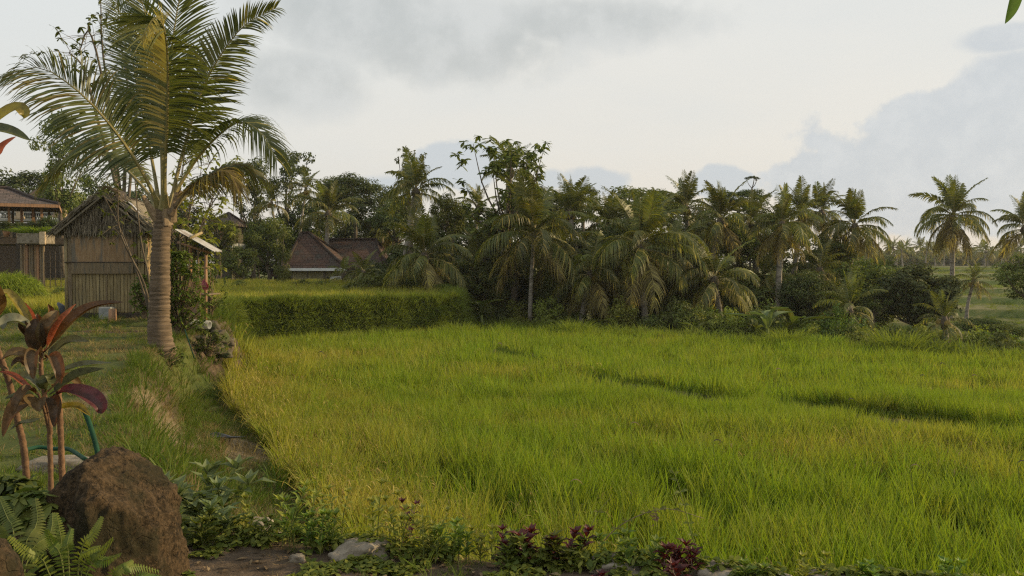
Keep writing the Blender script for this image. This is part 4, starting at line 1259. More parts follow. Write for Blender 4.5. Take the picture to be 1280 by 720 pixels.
TREES = [
    ('large_leaved_tree', 640, 232, 43, 68, 60, 'open', 'leaf_mid', 'tall open tree with large leaves in sparse whorls above the grove', 1, dict(limbs=30)),
    ('large_leaved_tree', 512, 232, 52, 26, 42, 'open', 'leaf_mid', 'slender tree with sparse leaves behind the tall upright palm', 2, dict(limbs=16)),
    ('broadleaf_tree', 358, 236, 66, 40, 50, 'tall', 'leaf_dark', 'tall dark tree with layered crown right of the coconut palm', 3, {}),
    ('broadleaf_tree', 318, 250, 62, 34, 48, 'tall', 'leaf_dark', 'tree with gaps in its crown directly behind the tin-roofed shelter', 4, {}),
    ('spreading_tree', 443, 238, 70, 44, 24, 'round', 'leaf_dark', 'flat spreading treetop above the ridge of the tiled house', 5, {}),
    ('broadleaf_tree', 475, 262, 64, 44, 36, 'round', 'leaf_dark', 'round dark tree above the long roof', 6, {}),
    ('broadleaf_tree', 392, 282, 66, 34, 34, 'round', 'leaf_dark', 'dark tree behind the roof apex', 7, {}),
    ('broadleaf_tree', 335, 300, 54, 32, 34, 'round', 'leaf_mid', 'mid-green bushy tree left of the tiled house', 8, {}),
    ('broadleaf_tree', 300, 325, 50, 28, 24, 'bush', 'leaf_mid', 'leafy low tree behind the tin-roofed shelter', 9, {}),
    ('vine_covered_tree', 352, 318, 48, 16, 38, 'tall', 'leaf_mid', 'narrow vine-covered tree at the left corner of the tiled house', 10, {}),
    ('broadleaf_tree', 274, 288, 52, 28, 26, 'round', 'leaf_mid', 'pale green tree seen right of the coconut trunk', 11, {}),
    ('broadleaf_tree', 790, 262, 52, 52, 34, 'round', 'leaf_mid', 'broad rounded treetop above the big drooping palm', 12, {}),
    ('broadleaf_tree', 828, 258, 55, 34, 26, 'round', 'leaf_dark', 'smaller rounded treetop right of the broad one', 13, {}),
    ('spreading_tree', 926, 248, 55, 38, 15, 'round', 'leaf_dark', 'flat dark treetop under the tiny umbrella-shaped sprig', 14, {}),
    ('thin_tree', 939, 223, 52, 10, 5, 'flat', 'leaf_dark', 'thin bare-stemmed tree ending in a tiny umbrella-shaped sprig', 15, dict(limbs=5, trunk_r=0.06)),
    ('broadleaf_tree', 565, 288, 54, 48, 36, 'round', 'leaf_dark', 'dark tree in the gap between upright palm and open tree', 16, {}),
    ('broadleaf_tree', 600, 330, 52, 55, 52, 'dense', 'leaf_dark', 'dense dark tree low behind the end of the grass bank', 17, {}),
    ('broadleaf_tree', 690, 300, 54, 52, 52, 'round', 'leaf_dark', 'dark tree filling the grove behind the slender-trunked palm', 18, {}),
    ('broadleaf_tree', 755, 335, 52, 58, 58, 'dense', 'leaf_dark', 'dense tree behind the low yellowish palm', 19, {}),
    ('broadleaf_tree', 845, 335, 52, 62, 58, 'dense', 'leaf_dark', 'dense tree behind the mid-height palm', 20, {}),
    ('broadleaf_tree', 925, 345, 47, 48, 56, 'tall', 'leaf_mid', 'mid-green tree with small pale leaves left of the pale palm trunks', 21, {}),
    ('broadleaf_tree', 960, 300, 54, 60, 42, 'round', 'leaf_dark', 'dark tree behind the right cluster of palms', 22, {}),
    ('broadleaf_tree', 1020, 345, 52, 48, 46, 'round', 'leaf_dark', 'dark tree behind the pale trunks of the right cluster', 23, {}),
    ('broadleaf_tree', 1060, 362, 46, 36, 34, 'bush', 'leaf_mid', 'mid-green bushy tree below the star-shaped palm', 24, {}),
    ('round_shrub', 1146, 366, 40, 50, 42, 'dense', 'leaf_dark', 'big round very dark shrub in front of the terraces', 25, {}),
    ('round_shrub', 1185, 358, 47, 14, 16, 'dense', 'leaf_dark', 'small dark shrub grown against the right side of the big round one', 26, {}),
    ('broadleaf_tree', 1290, 345, 40, 46, 34, 'round', 'leaf_mid', 'green leafy tree reaching in at the right edge', 27, {}),
    ('broadleaf_tree', 78, 205, 52, 46, 62, 'tall', 'leaf_mid', 'tall dense tree left behind the crown of the coconut palm', 28, {}),
    ('broadleaf_tree', 20, 242, 66, 52, 36, 'round', 'leaf_dark', 'dark tree behind the pavilion roof at the left edge', 29, {}),
    ('broadleaf_tree', -45, 240, 66, 60, 44, 'round', 'leaf_dark', 'dark tree beyond the left edge of the picture', 30, {}),
    ('broadleaf_tree', 118, 262, 60, 44, 46, 'round', 'leaf_dark', 'dark tree behind the ridge of the bamboo hut', 31, {}),
    ('broadleaf_tree', 170, 280, 60, 44, 50, 'round', 'leaf_dark', 'dark tree behind the coconut palm trunk', 32, {}),
    ('broadleaf_tree', 225, 285, 64, 40, 44, 'round', 'leaf_dark', 'dark tree right of the coconut palm trunk, far back', 33, {}),
    ('broadleaf_tree', 520, 345, 56, 50, 50, 'dense', 'leaf_dark', 'dense tree behind the broad low palm', 34, {}),
    ('broadleaf_tree', 450, 300, 72, 44, 44, 'round', 'leaf_dark', 'dark tree behind the long roof', 35, {}),
    ('broadleaf_tree', 885, 290, 56, 46, 40, 'round', 'leaf_dark', 'dark tree behind the full round palm', 36, {}),
    ('broadleaf_tree', 655, 345, 50, 46, 50, 'dense', 'leaf_dark', 'dense low tree left of the pale banded trunk', 37, {}),
    ('broadleaf_tree', 1095, 340, 56, 30, 24, 'round', 'leaf_mid', 'green tree left behind the big round shrub', 38, {}),
    ('broadleaf_tree', 730, 250, 56, 26, 22, 'round', 'leaf_mid', 'treetop showing between the steep palm and the broad rounded tree', 39, {}),
]
for nm, px, py, d, rx, rz, kind, mk, lb, sdn, kw in TREES:
    tree(nm, px, py, d, rx, rz, kind, mk, lb, sdn, group='trees behind the rice field' if 'tree' in nm else None, **kw)

for i, (px, py, d, rx, rz, kind, mk, lb) in enumerate([
        (563, 268, 46, 30, 30, 'round', 'leaf_mid', 'small-leaved green tree just right of the tall upright palm'),
        (612, 300, 43.5, 34, 34, 'tall', 'leaf_mid', 'green tree under the left boughs of the open tree'),
        (700, 262, 48, 30, 26, 'round', 'leaf_dark', 'dark treetop behind the steep upright palm'),
        (770, 300, 44, 34, 32, 'round', 'leaf_dark', 'dark tree between the yellowish palm and the big drooping palm'),
        (845, 285, 46, 30, 30, 'tall', 'leaf_mid', 'narrow green tree right of the big drooping palm'),
        (925, 305, 44.5, 30, 30, 'bush', 'leaf_mid', 'mid-green tree below the umbrella-shaped sprig'),
        (1040, 315, 46, 30, 28, 'round', 'leaf_mid', 'green tree between the right cluster and the star-shaped palm'),
        (495, 275, 58, 34, 30, 'round', 'leaf_dark', 'dark treetop over the right end of the long roof'),
        (420, 240, 74, 34, 24, 'round', 'leaf_mid', 'light treetop left of the flat spreading crown'),
        (655, 258, 49, 36, 34, 'round', 'leaf_dark', 'dark mass of foliage inside the open large-leaved tree'),
        (1092, 372, 40, 26, 22, 'bush', 'leaf_mid', 'low green bush at the left foot of the big round shrub'),
        (1225, 405, 36, 30, 13, 'bush', 'leaf_dark', 'dark low bushes before the terraces, left one'),
        (1262, 412, 34, 26, 13, 'bush', 'leaf_mid', 'dark low bushes before the terraces, right one')]):
    tree('broadleaf_tree' if rz > 20 else 'bush', px, py, d, rx, rz, kind, mk, lb, 600 + i, limbs=8)
rr = random.Random(31)
for i in range(40):
    px = 470 + i * 16.2 + rr.uniform(-9, 9); d = rr.uniform(40.5, 49)
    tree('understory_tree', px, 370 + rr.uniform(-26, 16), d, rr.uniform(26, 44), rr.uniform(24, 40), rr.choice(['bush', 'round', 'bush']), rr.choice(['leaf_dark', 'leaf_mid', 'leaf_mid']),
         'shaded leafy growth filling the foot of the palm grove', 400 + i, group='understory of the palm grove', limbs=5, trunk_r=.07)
for i in range(20):
    px = -60 + i * 28 + rr.uniform(-9, 9); d = rr.uniform(64, 76)
    tree('understory_tree', px, 312 + rr.uniform(-14, 10), d, rr.uniform(28, 40), rr.uniform(24, 34), rr.choice(['bush', 'round']), rr.choice(['leaf_dark', 'leaf_mid', 'leaf_dark']),
         'shaded leafy growth behind the houses on the left', 450 + i, group='undergrowth behind the houses', limbs=5, trunk_r=.07)
rr = random.Random(5)
for i in range(40):
    px = 1030 + i * 7.5 + rr.uniform(-4, 4)
    tree('distant_tree', px, 324 + rr.uniform(-4, 3), rr.uniform(185, 225), rr.uniform(14, 24), rr.uniform(8, 15), 'bush', 'leaf_mid', 'small rounded tree in the treeline on the horizon', 60 + i,
         group='trees of the far treeline', limbs=3, trunk_r=0.2)

# undergrowth along the far rim of the paddy
rr = random.Random(17)
for i in range(78):
    px = 572 + i * 9.2 + rr.uniform(-7, 7)
    dmin = float(np.interp(px, [560, 640, 900, 1100, 1280, 1400], [37.8, 38.4, 34.5, 31.5, 28.5, 26.5]))
    d = dmin + rr.uniform(1.2, 5.0)
    g = G(px, d)
    r_ = rr.uniform(11, 28); hz = rr.uniform(10, 23)
    if px > 1100: hz *= 0.75; r_ *= 0.9
    rim_y = float(np.interp(px, [560, 640, 900, 1100, 1280, 1400], [399, 402, 410, 419, 430, 440]))
    gy_ = 328 - (g.z - EYE) * F / d
    up_ = rr.uniform(8, 44) * (0.62 if px > 1080 else 1.0) * (0.5 if rr.random() < .4 else 1)
    top = (rim_y - up_ + gy_) / 2; hz = (gy_ - rim_y + up_) / 2 * 1.08; r_ = max(r_, hz * .8)
    mk = rr.choice(['leaf_mid', 'leaf_mid', 'leaf_yellow', 'leaf_bright', 'leaf_mid', 'leaf_dark'])
    lab = {'leaf_mid': 'mid-green leafy bush in the undergrowth at the far rim of the paddy', 'leaf_dark': 'dark leafy bush in the undergrowth at the far rim of the paddy',
           'leaf_bright': 'bright green bush in the undergrowth at the far rim of the paddy', 'leaf_yellow': 'yellow-green bush in the undergrowth at the far rim of the paddy'}[mk]
    tree('bush', px, top, d, r_, hz, 'bush', mk, lab, 200 + i, cat='bush', group='bushes at the far rim of the paddy', limbs=4, trunk_r=0.05)
for i, (px, d, r_, hz, mk, lb) in enumerate([
        (40, 33, 30, 14, 'leaf_dark', 'dark bush in front of the corrugated wall'), (78, 36, 16, 14, 'leaf_mid', 'green bush left of the hut'),
        (405, 46, 20, 8, 'leaf_dark', 'low bush before the house wall'), (375, 45, 16, 9, 'leaf_dark', 'bush at the foot of the vine-covered tree'),
        (300, 42, 20, 12, 'leaf_mid', 'bush beside the red-brown post across the raised field'), (480, 44, 24, 9, 'leaf_dark', 'dark bush on top of the raised field'),
        (560, 40, 20, 12, 'leaf_mid', 'bush just behind the rounded end of the grass bank')]):
    g = G(px, d)
    tree('bush', px, 328 - (g.z - EYE) * F / d - hz * .5, d, r_, hz, 'bush', mk, lb, 300 + i, cat='bush', limbs=4, trunk_r=0.05)

M['tuft'] = foliage('tuft_grass', (0.14, 0.20, 0.025), (0.25, 0.30, 0.045), trans=0.4, gloss=0.12, vary=0.2)
# large grass tufts on the far rim
for i, (px, d, s, lb) in enumerate([(1122, 28.0, 1.2, 'big rounded grass tuft on the far rim right of the palms'), (1032, 29.6, 0.8, 'small grass tuft left of the big one'),
                                    (985, 30.4, 0.95, 'dark grass tuft on the rim below the pale palm trunks'), (718, 35.2, 0.95, 'upright grass tuft on the rim below the low yellowish palm'),
                                    (572, 34.3, 0.9, 'bright grass tuft at the rounded end of the bank'), (430, 31.0, 0.7, 'grass tuft at the foot of the bank')]):
    g = G(px, d)
    me = tuft_mesh('grass_tuft', 420, 1.05 * s, 0.50 * s, 0.012, 4, 0.75, 0.45, [M['tuft']], 900 + i, 0.5)
    o = obj('grass_tuft', me, None, g); tag(o, lb, 'grass', 'grass tufts on the rim of the field')


# banana plants and broad leaves in the undergrowth
def banana(px, d, h, n, label, seed, mk='leaf_bright', cat='banana plant', tilt=0.5):
    g = G(px, d); t = empty('banana_plant', g, label, cat)
    rr = random.Random(seed)
    s = MB(); s.tube([(0, 0, -.05), (0.02, 0, h * .25), (0, 0, h * .5)], [.09, .075, .05], 8); s.build('stem', [M['stem']], t, True)
    for i in range(n):
        a = i * 2.4 + seed; L = h * rr.uniform(.6, .85); e = R(rr.uniform(35, 85))
        dirh = Vector((math.cos(a), math.sin(a), 0))
        p0 = Vector((0, 0, h * .45)); p1 = p0 + dirh * L * math.cos(e) * .5 + Vector((0, 0, L * math.sin(e) * .6))
        p2 = p0 + dirh * L * (math.cos(e) + .35) + Vector((0, 0, L * math.sin(e) * .75))
        m_ = MB(); m_.leaf(bez([p0, p1, p2], 10), h * .11, .25, wave=.12, seed=i, t=rr.random(), prof=lambda s_: 0.12 if s_ < .15 else math.sin(math.pi * ((s_ - .12) / .9) ** .8 * .97 + .05) ** .6)
        m_.build('leaf', [M[mk]], t)


banana(960, 33.2, 1.6, 7, 'banana plant with upright pale leaves before the pale palm trunks', 1, 'leaf_pale')
banana(944, 34.0, 1.1, 6, 'smaller banana plant left of the pale-leaved one', 2, 'leaf_mid')
banana(602, 38.6, 1.4, 6, 'broad-leaved plant right of the end of the bank', 3, 'leaf_mid')
banana(990, 35.0, 1.9, 8, 'tall dark banana plant at the foot of the right palm cluster', 4, 'leaf_mid')
banana(770, 37.0, 1.0, 6, 'low broad-leaved plant left of the big drooping palm trunk', 5, 'leaf_mid')
banana(870, 35.6, 1.0, 5, 'low broad-leaved plant at the rim in mid grove', 6, 'leaf_mid')

# ------------------------------------------------------------------ bamboo hut
def local_px(d, px, py, org):
    return P(px, py, d) - org


HUTD = 20.0
horg = P(134, 397, HUTD)
hut = empty('bamboo_hut', horg, 'small bamboo-walled hut with thatched gable roof behind the coconut palm', 'hut', rz=R(7))
u = HUTD / F            # metres per photo pixel there


def hbox(name, x0, x1, z0, z1, y0, y1, mk, bev=0.004, parent=None, label=None):
    b = MB(); b.box(x0, x1, y0, y1, z0, z1, bev=bev); o = b.build(name, [M[mk]], parent or hut)
    if label: o['label'] = label
    return o


W2 = 48 * u; H = 108 * u; DEP = 1.9
# frame posts
for x in (-W2, W2):
    for y in (0.0, DEP):
        b = MB(); b.tube([(x, y, -0.12), (x + .01, y, H * .5), (x - .005, y, H + .02)], [.045, .042, .04], 8); b.build('post', [M['bamboo']], hut, True)
hbox('floor_beam', -W2 - .04, W2 + .04, -0.02, 0.10, -.03, .06, 'wood_dark')
hbox('floor', -W2, W2, 0.08, 0.12, 0.03, DEP, 'wood')
# upright bamboo slats of the front, each its own piece
rr = random.Random(3)
zt = 52 * u
n_sl = 22
for i in range(n_sl):
    x0 = -W2 + .045 + (2 * W2 - .09) * i / n_sl; x1 = -W2 + .045 + (2 * W2 - .09) * (i + 1) / n_sl - .006
    hbox('slat', x0, x1, 0.10 + rr.uniform(0, .015), H * .985, rr.uniform(-.006, .006), .02 + rr.uniform(0, .006), 'bamboo', bev=.006)
# side and back walls
for side in (-1, 1):
    for i in range(20):
        y0 = .04 + (DEP - .08) * i / 20; y1 = .04 + (DEP - .08) * (i + 1) / 20 - .006
        b = MB(); xw = side * (W2 - .012); b.box(xw - .012, xw + .012, y0, y1, .10, H, bev=.004)
        b.build('slat', [M['wood_red_and_lit' if (side > 0 and i < 2) else 'bamboo']], hut)  # two front slats on the right coloured orange for the sunlit edge
hbox('back_wall', -W2 + .03, W2 - .03, .1, H, DEP - .03, DEP, 'bamboo')
# boards nailed over the upper half
bz1 = H * .985; bz0 = 56 * u
hbox('board', -W2 + .13, -0.02, bz0 + .24, bz1 - .06, -.035, -.012, 'board')
hbox('board', -0.015, W2 - .27, bz0 + .24, bz1 - .05, -.040, -.014, 'board')
hbox('board', -W2 + .13, W2 - .28, bz0 - .02, bz0 + .232, -.052, -.02, 'wood', label='warped wide board nailed across the front')
hbox('rail', -W2 - .02, W2 + .02, bz0 + .228, bz0 + .25, -.060, -.03, 'wood_dark')
hbox('jamb', -W2 + .05, -W2 + .128, .12, H, -.03, -.008, 'wood')
hbox('jamb', W2 - .262, W2 - .20, bz0, H, -.03, -.008, 'wood')
hbox('jamb', -.012, .012, .12, bz0 - .03, -.026, -.008, 'wood')
# stubs below the floor
for x in (-W2 + .1, W2 - .1):
    for y in (.1, DEP - .1):
        b = MB(); b.tube([(x, y, -.22), (x, y, 0.02)], .06, 8); b.build('stub_post', [M['wood']], hut, True)
# gable of hanging thatch: a wedge plus a ragged fringe
apex = 152 * u; eave = 100 * u


def thatch_strip(a, b, drop, thick, n, seed, wob=.03):
    """ragged straw fringe hanging from the line a-b"""
    r = np.random.default_rng(seed)
    t = r.random(n)
    A, B = np.array(a), np.array(b)
    base = A[None] + (B - A)[None] * t[:, None] + r.normal(0, .012, (n, 3)) * np.array([1, thick * 2, .5])
    dv = np.array(drop)[None] + r.normal(0, wob, (n, 3))
    q = np.array([0, .5, 1.0]); ln = (0.75 + .35 * r.random(n))
    C = base[:, None] + dv[:, None] * (ln[:, None] * q[None])[..., None]
    sd_ = nrm(np.cross(dv, r.normal(0, 1, (n, 3))))
    Wd = sd_[:, None] * (np.array([1, 1, .4]) * .009)[None, :, None]
    return ribbons(C, Wd)


Vs, Fs, off = [], [], 0
for k in range(7):
    zz = H - .10 + k * (apex - H - .02) / 7; half = (W2 + .10) * (1 - (zz - eave) / (apex - eave + .12))
    half = max(.06, min(W2, half + .05))
    V, Fq = thatch_strip((-half, -.06 + .008 * k, zz + .22), (half, -.06 + .008 * k, zz + .22), (0, -.015, -.26), .6, int(520 * half), 60 + k)
    Vs.append(V); Fs.append(Fq + off); off += len(V)
obj('gable_thatch', mesh_np('gable_thatch', np.concatenate(Vs), np.concatenate(Fs), M['thatch']), hut)
b = MB(); b.add([(-W2, -.03, H - .02), (W2, -.03, H - .02), (0, -.03, apex - .06), (-W2, .02, H - .02), (W2, .02, H - .02), (0, .02, apex - .06)],
               [(0, 1, 2), (3, 5, 4), (0, 3, 4, 1), (1, 4, 5, 2), (2, 5, 3, 0)])
b.build('gable_board', [M['wood_dark']], hut)
# two thatched roof slopes, thick and shaggy
for side in (-1, 1):
    m_ = MB()
    r0 = Vector((0, 0, apex)); r1 = Vector((side * (W2 + .17), 0, eave + .06))
    nrm_ = Vector((side * (apex - eave + .1), 0, W2 + .16)).normalized()
    th = .085
    nx2, ny2 = 12, 14
    vs = []; fs = []
    for i in range(nx2 + 1):
        for j in range(ny2 + 1):
            q = r0.lerp(r1, i / nx2); q = Vector((q.x, -.16 + (DEP + .36) * j / ny2, q.z + .11 * math.sin(3.14 * i / nx2) ** .8))
            q += nrm_ * (th + .025 * mnoise.noise(q * 4))
            vs.append(q)
    nb = len(vs)
    for v in vs[:nb]: vs.append(v - nrm_ * th * 1.1)
    for i in range(nx2):
        for j in range(ny2):
            a = i * (ny2 + 1) + j
            fs.append((a, a + 1, a + ny2 + 2, a + ny2 + 1)); fs.append((a + nb, a + nb + ny2 + 1, a + nb + ny2 + 2, a + nb + 1))
    for j in range(ny2):
        a = nx2 * (ny2 + 1) + j; fs.append((a, a + 1, a + 1 + nb, a + nb))
        fs.append((j + 1, j, j + nb, j + 1 + nb))
    for i in range(nx2):
        a = i * (ny2 + 1); c_ = a + ny2 + 1
        fs.append((a, c_, c_ + nb, a + nb)); a += ny2; c_ += ny2; fs.append((c_, a, a + nb, c_ + nb))
    m_.add(vs, fs)
    base_me = m_
    Vs = [np.array([tuple(v) for v in m_.v])]; Fs = [list(f) for f in m_.f]; off = len(m_.v)
    for k in range(9):
        t0 = k / 8.5; q = r0.lerp(r1, t0) + nrm_ * (th + .02)
        dr = (r1 - r0).normalized() * .20
        V, Fq = thatch_strip((q.x, -.20, q.z), (q.x, DEP + .2, q.z), (dr.x, 0, dr.z), .8, 420, 80 + k + (side > 0) * 20, .032)
        Vs.append(V); Fs += (Fq + off).tolist(); off += len(V)
    obj('thatched_slope', mesh_np('thatched_slope', np.concatenate(Vs), Fs, M['thatch']), hut)
    b = MB(); b.box(-.02, .02, -.19, -.14, 0, (r1 - r0).length, bev=.004,
                    M=Matrix.Translation(r0) @ Vector((0, 0, 1)).rotation_difference((r1 - r0).normalized()).to_matrix().to_4x4())
    b.build('barge_pole', [M['thatch']], hut)
for k in range(3):
    s = MB(); x0 = .05 + .07 * k
    s.leaf(bez([(x0 - .05, -.2 + k * .12, apex + .08), (x0 + .06, -.24 + k * .1, apex + .16 - .04 * k), (x0 + .22, -.26 + k * .1, apex + .02), (x0 + .30, -.25, apex - .16)], 8), .07, .4, wave=.15, seed=k + 4)
    s.build('dried_leaf_sheath', [M['dry_leaf']], hut)
s = MB(); s.leaf(bez([(.30, .1, apex - .10), (.46, .1, apex - .17), (.62, .1, apex - .32), (.72, .1, apex - .46)], 8), .10, .2, wave=.1, seed=8); s.build('plastic_sheet', [M['sheet']], hut)

# dark bundle leaning at the left foot of the hut, stump in front
b = MB(); b.tube(bez([G(82, 20.6, -.05), G(78, 20.6, .16), G(72, 20.7, .30)], 6), [.10, .09, .03], 8)
tag(b.build('rolled_mat', [M['black']], None, True), 'dark rolled bundle leaning at the left foot of the bamboo hut', 'bundle')
g = G(140, 19.3)
b = MB(); b.tube([(0, 0, -.1), (0, 0, .27)], [.085, .08], 12); o = b.build('wooden_stump', [M['wood_red_and_lit']], None, True); o.location = g
tag(o, 'short reddish stump standing before the front of the hut', 'stump')
b = MB(); b.box(-.14, .14, 0, .25, -.1, .26, bev=.02); o = b.build('concrete_block', [M['concrete']]); o.location = G(130, 19.7)
tag(o, 'grey block half hidden beside the short reddish stump', 'block')

# ------------------------------------------------------------------ tin-roofed shelter right of the palm
SD = 18.6
so = G(238, SD)
shel = empty('field_shelter', so, 'little open shelter with tin roof and a thick timber plank right of the palm', 'shelter')


def SP(px, py, dd=0): return P(px, py, SD + dd) - so


def spost(name, a, b_, r, mk='bamboo', n=8):
    m_ = MB(); m_.tube([a, b_], r, n); return m_.build(name, [M[mk]], shel, True)


for (px, t_, dd, mk, r) in ((226, 300, 0, 'bamboo', .03), (257, 318, 0, 'wood_red_and_lit', .03), (232, 296, 1.0, 'bamboo', .03), (258, 312, 1.0, 'wood', .03), (238, 306, .1, 'wood_red_and_lit', .035)):
    a = SP(px, 400, dd); a.z = -.05
    spost('post', a, SP(px, t_, dd), r, mk)
a, b_ = SP(245, 398), SP(245, 345)
m_ = MB(); m_.box(a.x - .13, a.x + .12, -.06, .0, .02, b_.z, bev=.012); o = m_.build('plank', [M['wood_red_and_lit']], shel); o['label'] = 'broad upright plank lit orange'  # the orange sunlight is put into the plank's timber colour
m_ = MB(); m_.box(a.x + .03, a.x + .06, .02, .06, .05, SP(240, 312).z, bev=.005); m_.build('plank', [M['wood']], shel)
spost('beam', SP(220, 336), SP(262, 334), .022); spost('beam', SP(222, 303), SP(262, 316), .026, 'wood_red_and_lit'); spost('beam', SP(222, 360, .2), SP(256, 360, .2), .02, 'wood')
m_ = MB(); q0, q1 = SP(226, 368), SP(256, 368); m_.box(q0.x, q1.x, 0.02, 1.0, q0.z - .03, q0.z, bev=.006); m_.build('shelf', [M['wood']], shel)
# corrugated roof: three sheets, real waves
for k in range(3):
    m_ = MB(); A = SP(219 , 287, -.25 + .5 * k); B = SP(267, 314, -.25 + .5 * k)
    sl = B - A; n1_ = 26; wv = []
    for i in range(2):
        for j in range(n1_ + 1):
            y_ = .56 * j / n1_
            wv.append(A + sl * i + Vector((0, y_, .014 * math.sin(j * 2 * math.pi / 4) + .004 * k)))
    nb = len(wv); wv += [v + Vector((0, 0, -.004)) for v in wv]
    fs = []
    for j in range(n1_):
        fs.append((j, j + 1, n1_ + 2 + j, n1_ + 1 + j)); fs.append((nb + j + 1, nb + j, nb + n1_ + 1 + j, nb + n1_ + 2 + j))
        fs.append((j + 1, j, nb + j, nb + j + 1)); fs.append((n1_ + 1 + j, n1_ + 2 + j, nb + n1_ + 2 + j, nb + n1_ + 1 + j))
    m_.add(wv, fs); m_.build('roof_sheet', [M['tin']], shel)
m_ = MB(); A = SP(240, 300, -.3) + Vector((0, 0, .05)); m_.tube([A + Vector((-.06, 0, -.02)), SP(252, 298, .1) + Vector((0, 0, .12))], .03, 8); m_.build('ridge_pole', [M['bamboo']], shel, True)
m_ = MB(); s0 = P(255, 356, SD - .05); m_.leaf([s0 + Vector((0, 0, .12)), s0 + Vector((.02, -.02, .0)), s0 + Vector((0, 0, -.12))], .09, .5, up=(0, -1, 0), wave=.2)
m_.leaf([s0 + Vector((.05, 0, .06)), s0 + Vector((.08, -.03, -.04)), s0 + Vector((.06, 0, -.12))], .06, .5, up=(0, -1, 0), wave=.2)
tag(m_.build('hanging_cloth', [M['pink']]), 'pinkish red cloth hanging on the post of the tin-roofed shelter', 'cloth')
# concrete pipe and rubble of the water outlet
pp = P(246, 405, 17.6)
m_ = MB(); r_o, r_i = .085, .062; ring = []
N_ = 18
for s_, x_ in ((r_o, -.30), (r_o, .28), (r_i, .28), (r_i, -.1)):
    for k in range(N_): ring.append((x_, s_ * math.cos(2 * math.pi * k / N_), s_ * math.sin(2 * math.pi * k / N_)))
fs = []
for i in range(3):
    for k in range(N_): fs.append((i * N_ + k, i * N_ + (k + 1) % N_, (i + 1) * N_ + (k + 1) % N_, (i + 1) * N_ + k))
fs.append(tuple(range(N_))); fs.append(tuple(range(3 * N_, 4 * N_)))
m_.add(ring, fs); o = m_.build('concrete_pipe', [M['concrete']], None, True); o.location = pp; o.rotation_euler = (0, R(3), R(-12))
tag(o, 'short grey pipe lying at the foot of the tin-roofed shelter', 'pipe')


def planes_rock(name, loc, planes, size, seed, mk, label, sub=5, amp=(.09, .05, .02), cat='rock', group=None, rz=0, k=14):
    """boulder: a rounded intersection of planes with fractured noise"""
    bm = bmesh.new(); bmesh.ops.create_icosphere(bm, subdivisions=sub, radius=1); bm.verts.index_update()
    V = np.array([v.co[:] for v in bm.verts]); Fc = np.array([[v.index for v in f.verts] for f in bm.faces]); bm.free()
    Pn = np.array([p[:3] for p in planes], float); hh = np.array([p[3] for p in planes], float)
    Pn = nrm(Pn)
    dt = V @ Pn.T
    q = np.maximum(dt, 0) / hh
    r = (q ** k).sum(1) ** (-1 / k)
    V = V * r[:, None]
    disp = np.empty(len(V)); o_ = Vector((seed * 3.1, seed * 1.7, 0))
    for i, v in enumerate(V):
        p_ = Vector(v) + o_
        disp[i] = amp[0] * mnoise.noise(p_ * 1.6) + amp[1] * (0.5 - abs(mnoise.noise(p_ * 4.0))) + amp[2] * mnoise.noise(p_ * 11) + amp[2] * .6 * mnoise.noise(p_ * 26)
    V = V * (1 + disp)[:, None] * np.array(size)
    o = obj(name, mesh_np(name, V, Fc, M[mk], None, True)); o.location = loc; o.rotation_euler = (0, 0, rz)
    return tag(o, label, cat, group)


BOX = lambda s=0: [(1, .1 + .2 * math.sin(s * 3), .1, .9), (-1, -.1, .2, .95), (0.1, 1, 0, .9), (-.1, -1, .15, .9), (.1, .1, 1, .8), (0, 0, -1, .8), (.7, -.6, .5, .95), (-.6, .5, .6, 1), (.6, .7, .5, .95), (-.6, -.7, .4, .98)]
RUB = [(262, 408, 17.9, .24, 'topmost stone of the heap below the tin-roofed shelter'), (274, 420, 17.6, .26, 'right-hand stone of the heap below the tin-roofed shelter'),
       (250, 425, 17.2, .20, 'stone left under the short grey pipe'), (266, 436, 17.2, .22, 'stone near the bottom of the heap below the shelter'),
       (285, 428, 18.3, .20, 'rightmost small stone of the heap below the shelter'), (281, 442, 17.5, .17, 'lowest stone of the heap below the shelter, by the rice'),
       (240, 440, 16.8, .16, 'low stone between palm foot and heap')]
for i, (px, py, d, s, lb) in enumerate(RUB):
    planes_rock('stone', P(px, py, d), BOX(i), (s * .8, s * .6, s * .5), i + 3, 'rubble', lb, 4, (.35, .22, .05), k=30, group='stones of the heap below the shelter', rz=i * 1.3)

# ------------------------------------------------------------------ tiled house across the field
def roof_mesh(faces, thick=.12):
    """tiled slopes from outline polygons, with uv along each slope for the tile rows"""
    vs = []; fs = []; tuv = []
    for poly in faces:
        pts = [Vector(p) for p in poly]
        nn_ = (pts[1] - pts[0]).cross(pts[2] - pts[0]).normalized()
        if nn_.z < 0: pts.reverse(); nn_ = -nn_
        hx = nn_.cross(Vector((0, 0, 1)));
        hx = hx.normalized() if hx.length > 1e-3 else Vector((1, 0, 0))
        up_ = hx.cross(nn_)
        b = len(vs)
        for p_ in pts: vs.append(p_); tuv.append((p_.dot(hx), p_.dot(up_), 0))
        for p_ in pts: vs.append(p_ - Vector((0, 0, thick))); tuv.append((p_.dot(hx), p_.dot(up_), 0))
        n_ = len(pts)
        fs.append([b + i for i in range(n_)]); fs.append([b + n_ + i for i in range(n_)][::-1])
        for i in range(n_): fs.append([b + i, b + n_ + i, b + n_ + (i + 1) % n_, b + (i + 1) % n_])
    return np.array([tuple(v) for v in vs]), fs, np.array(tuv)


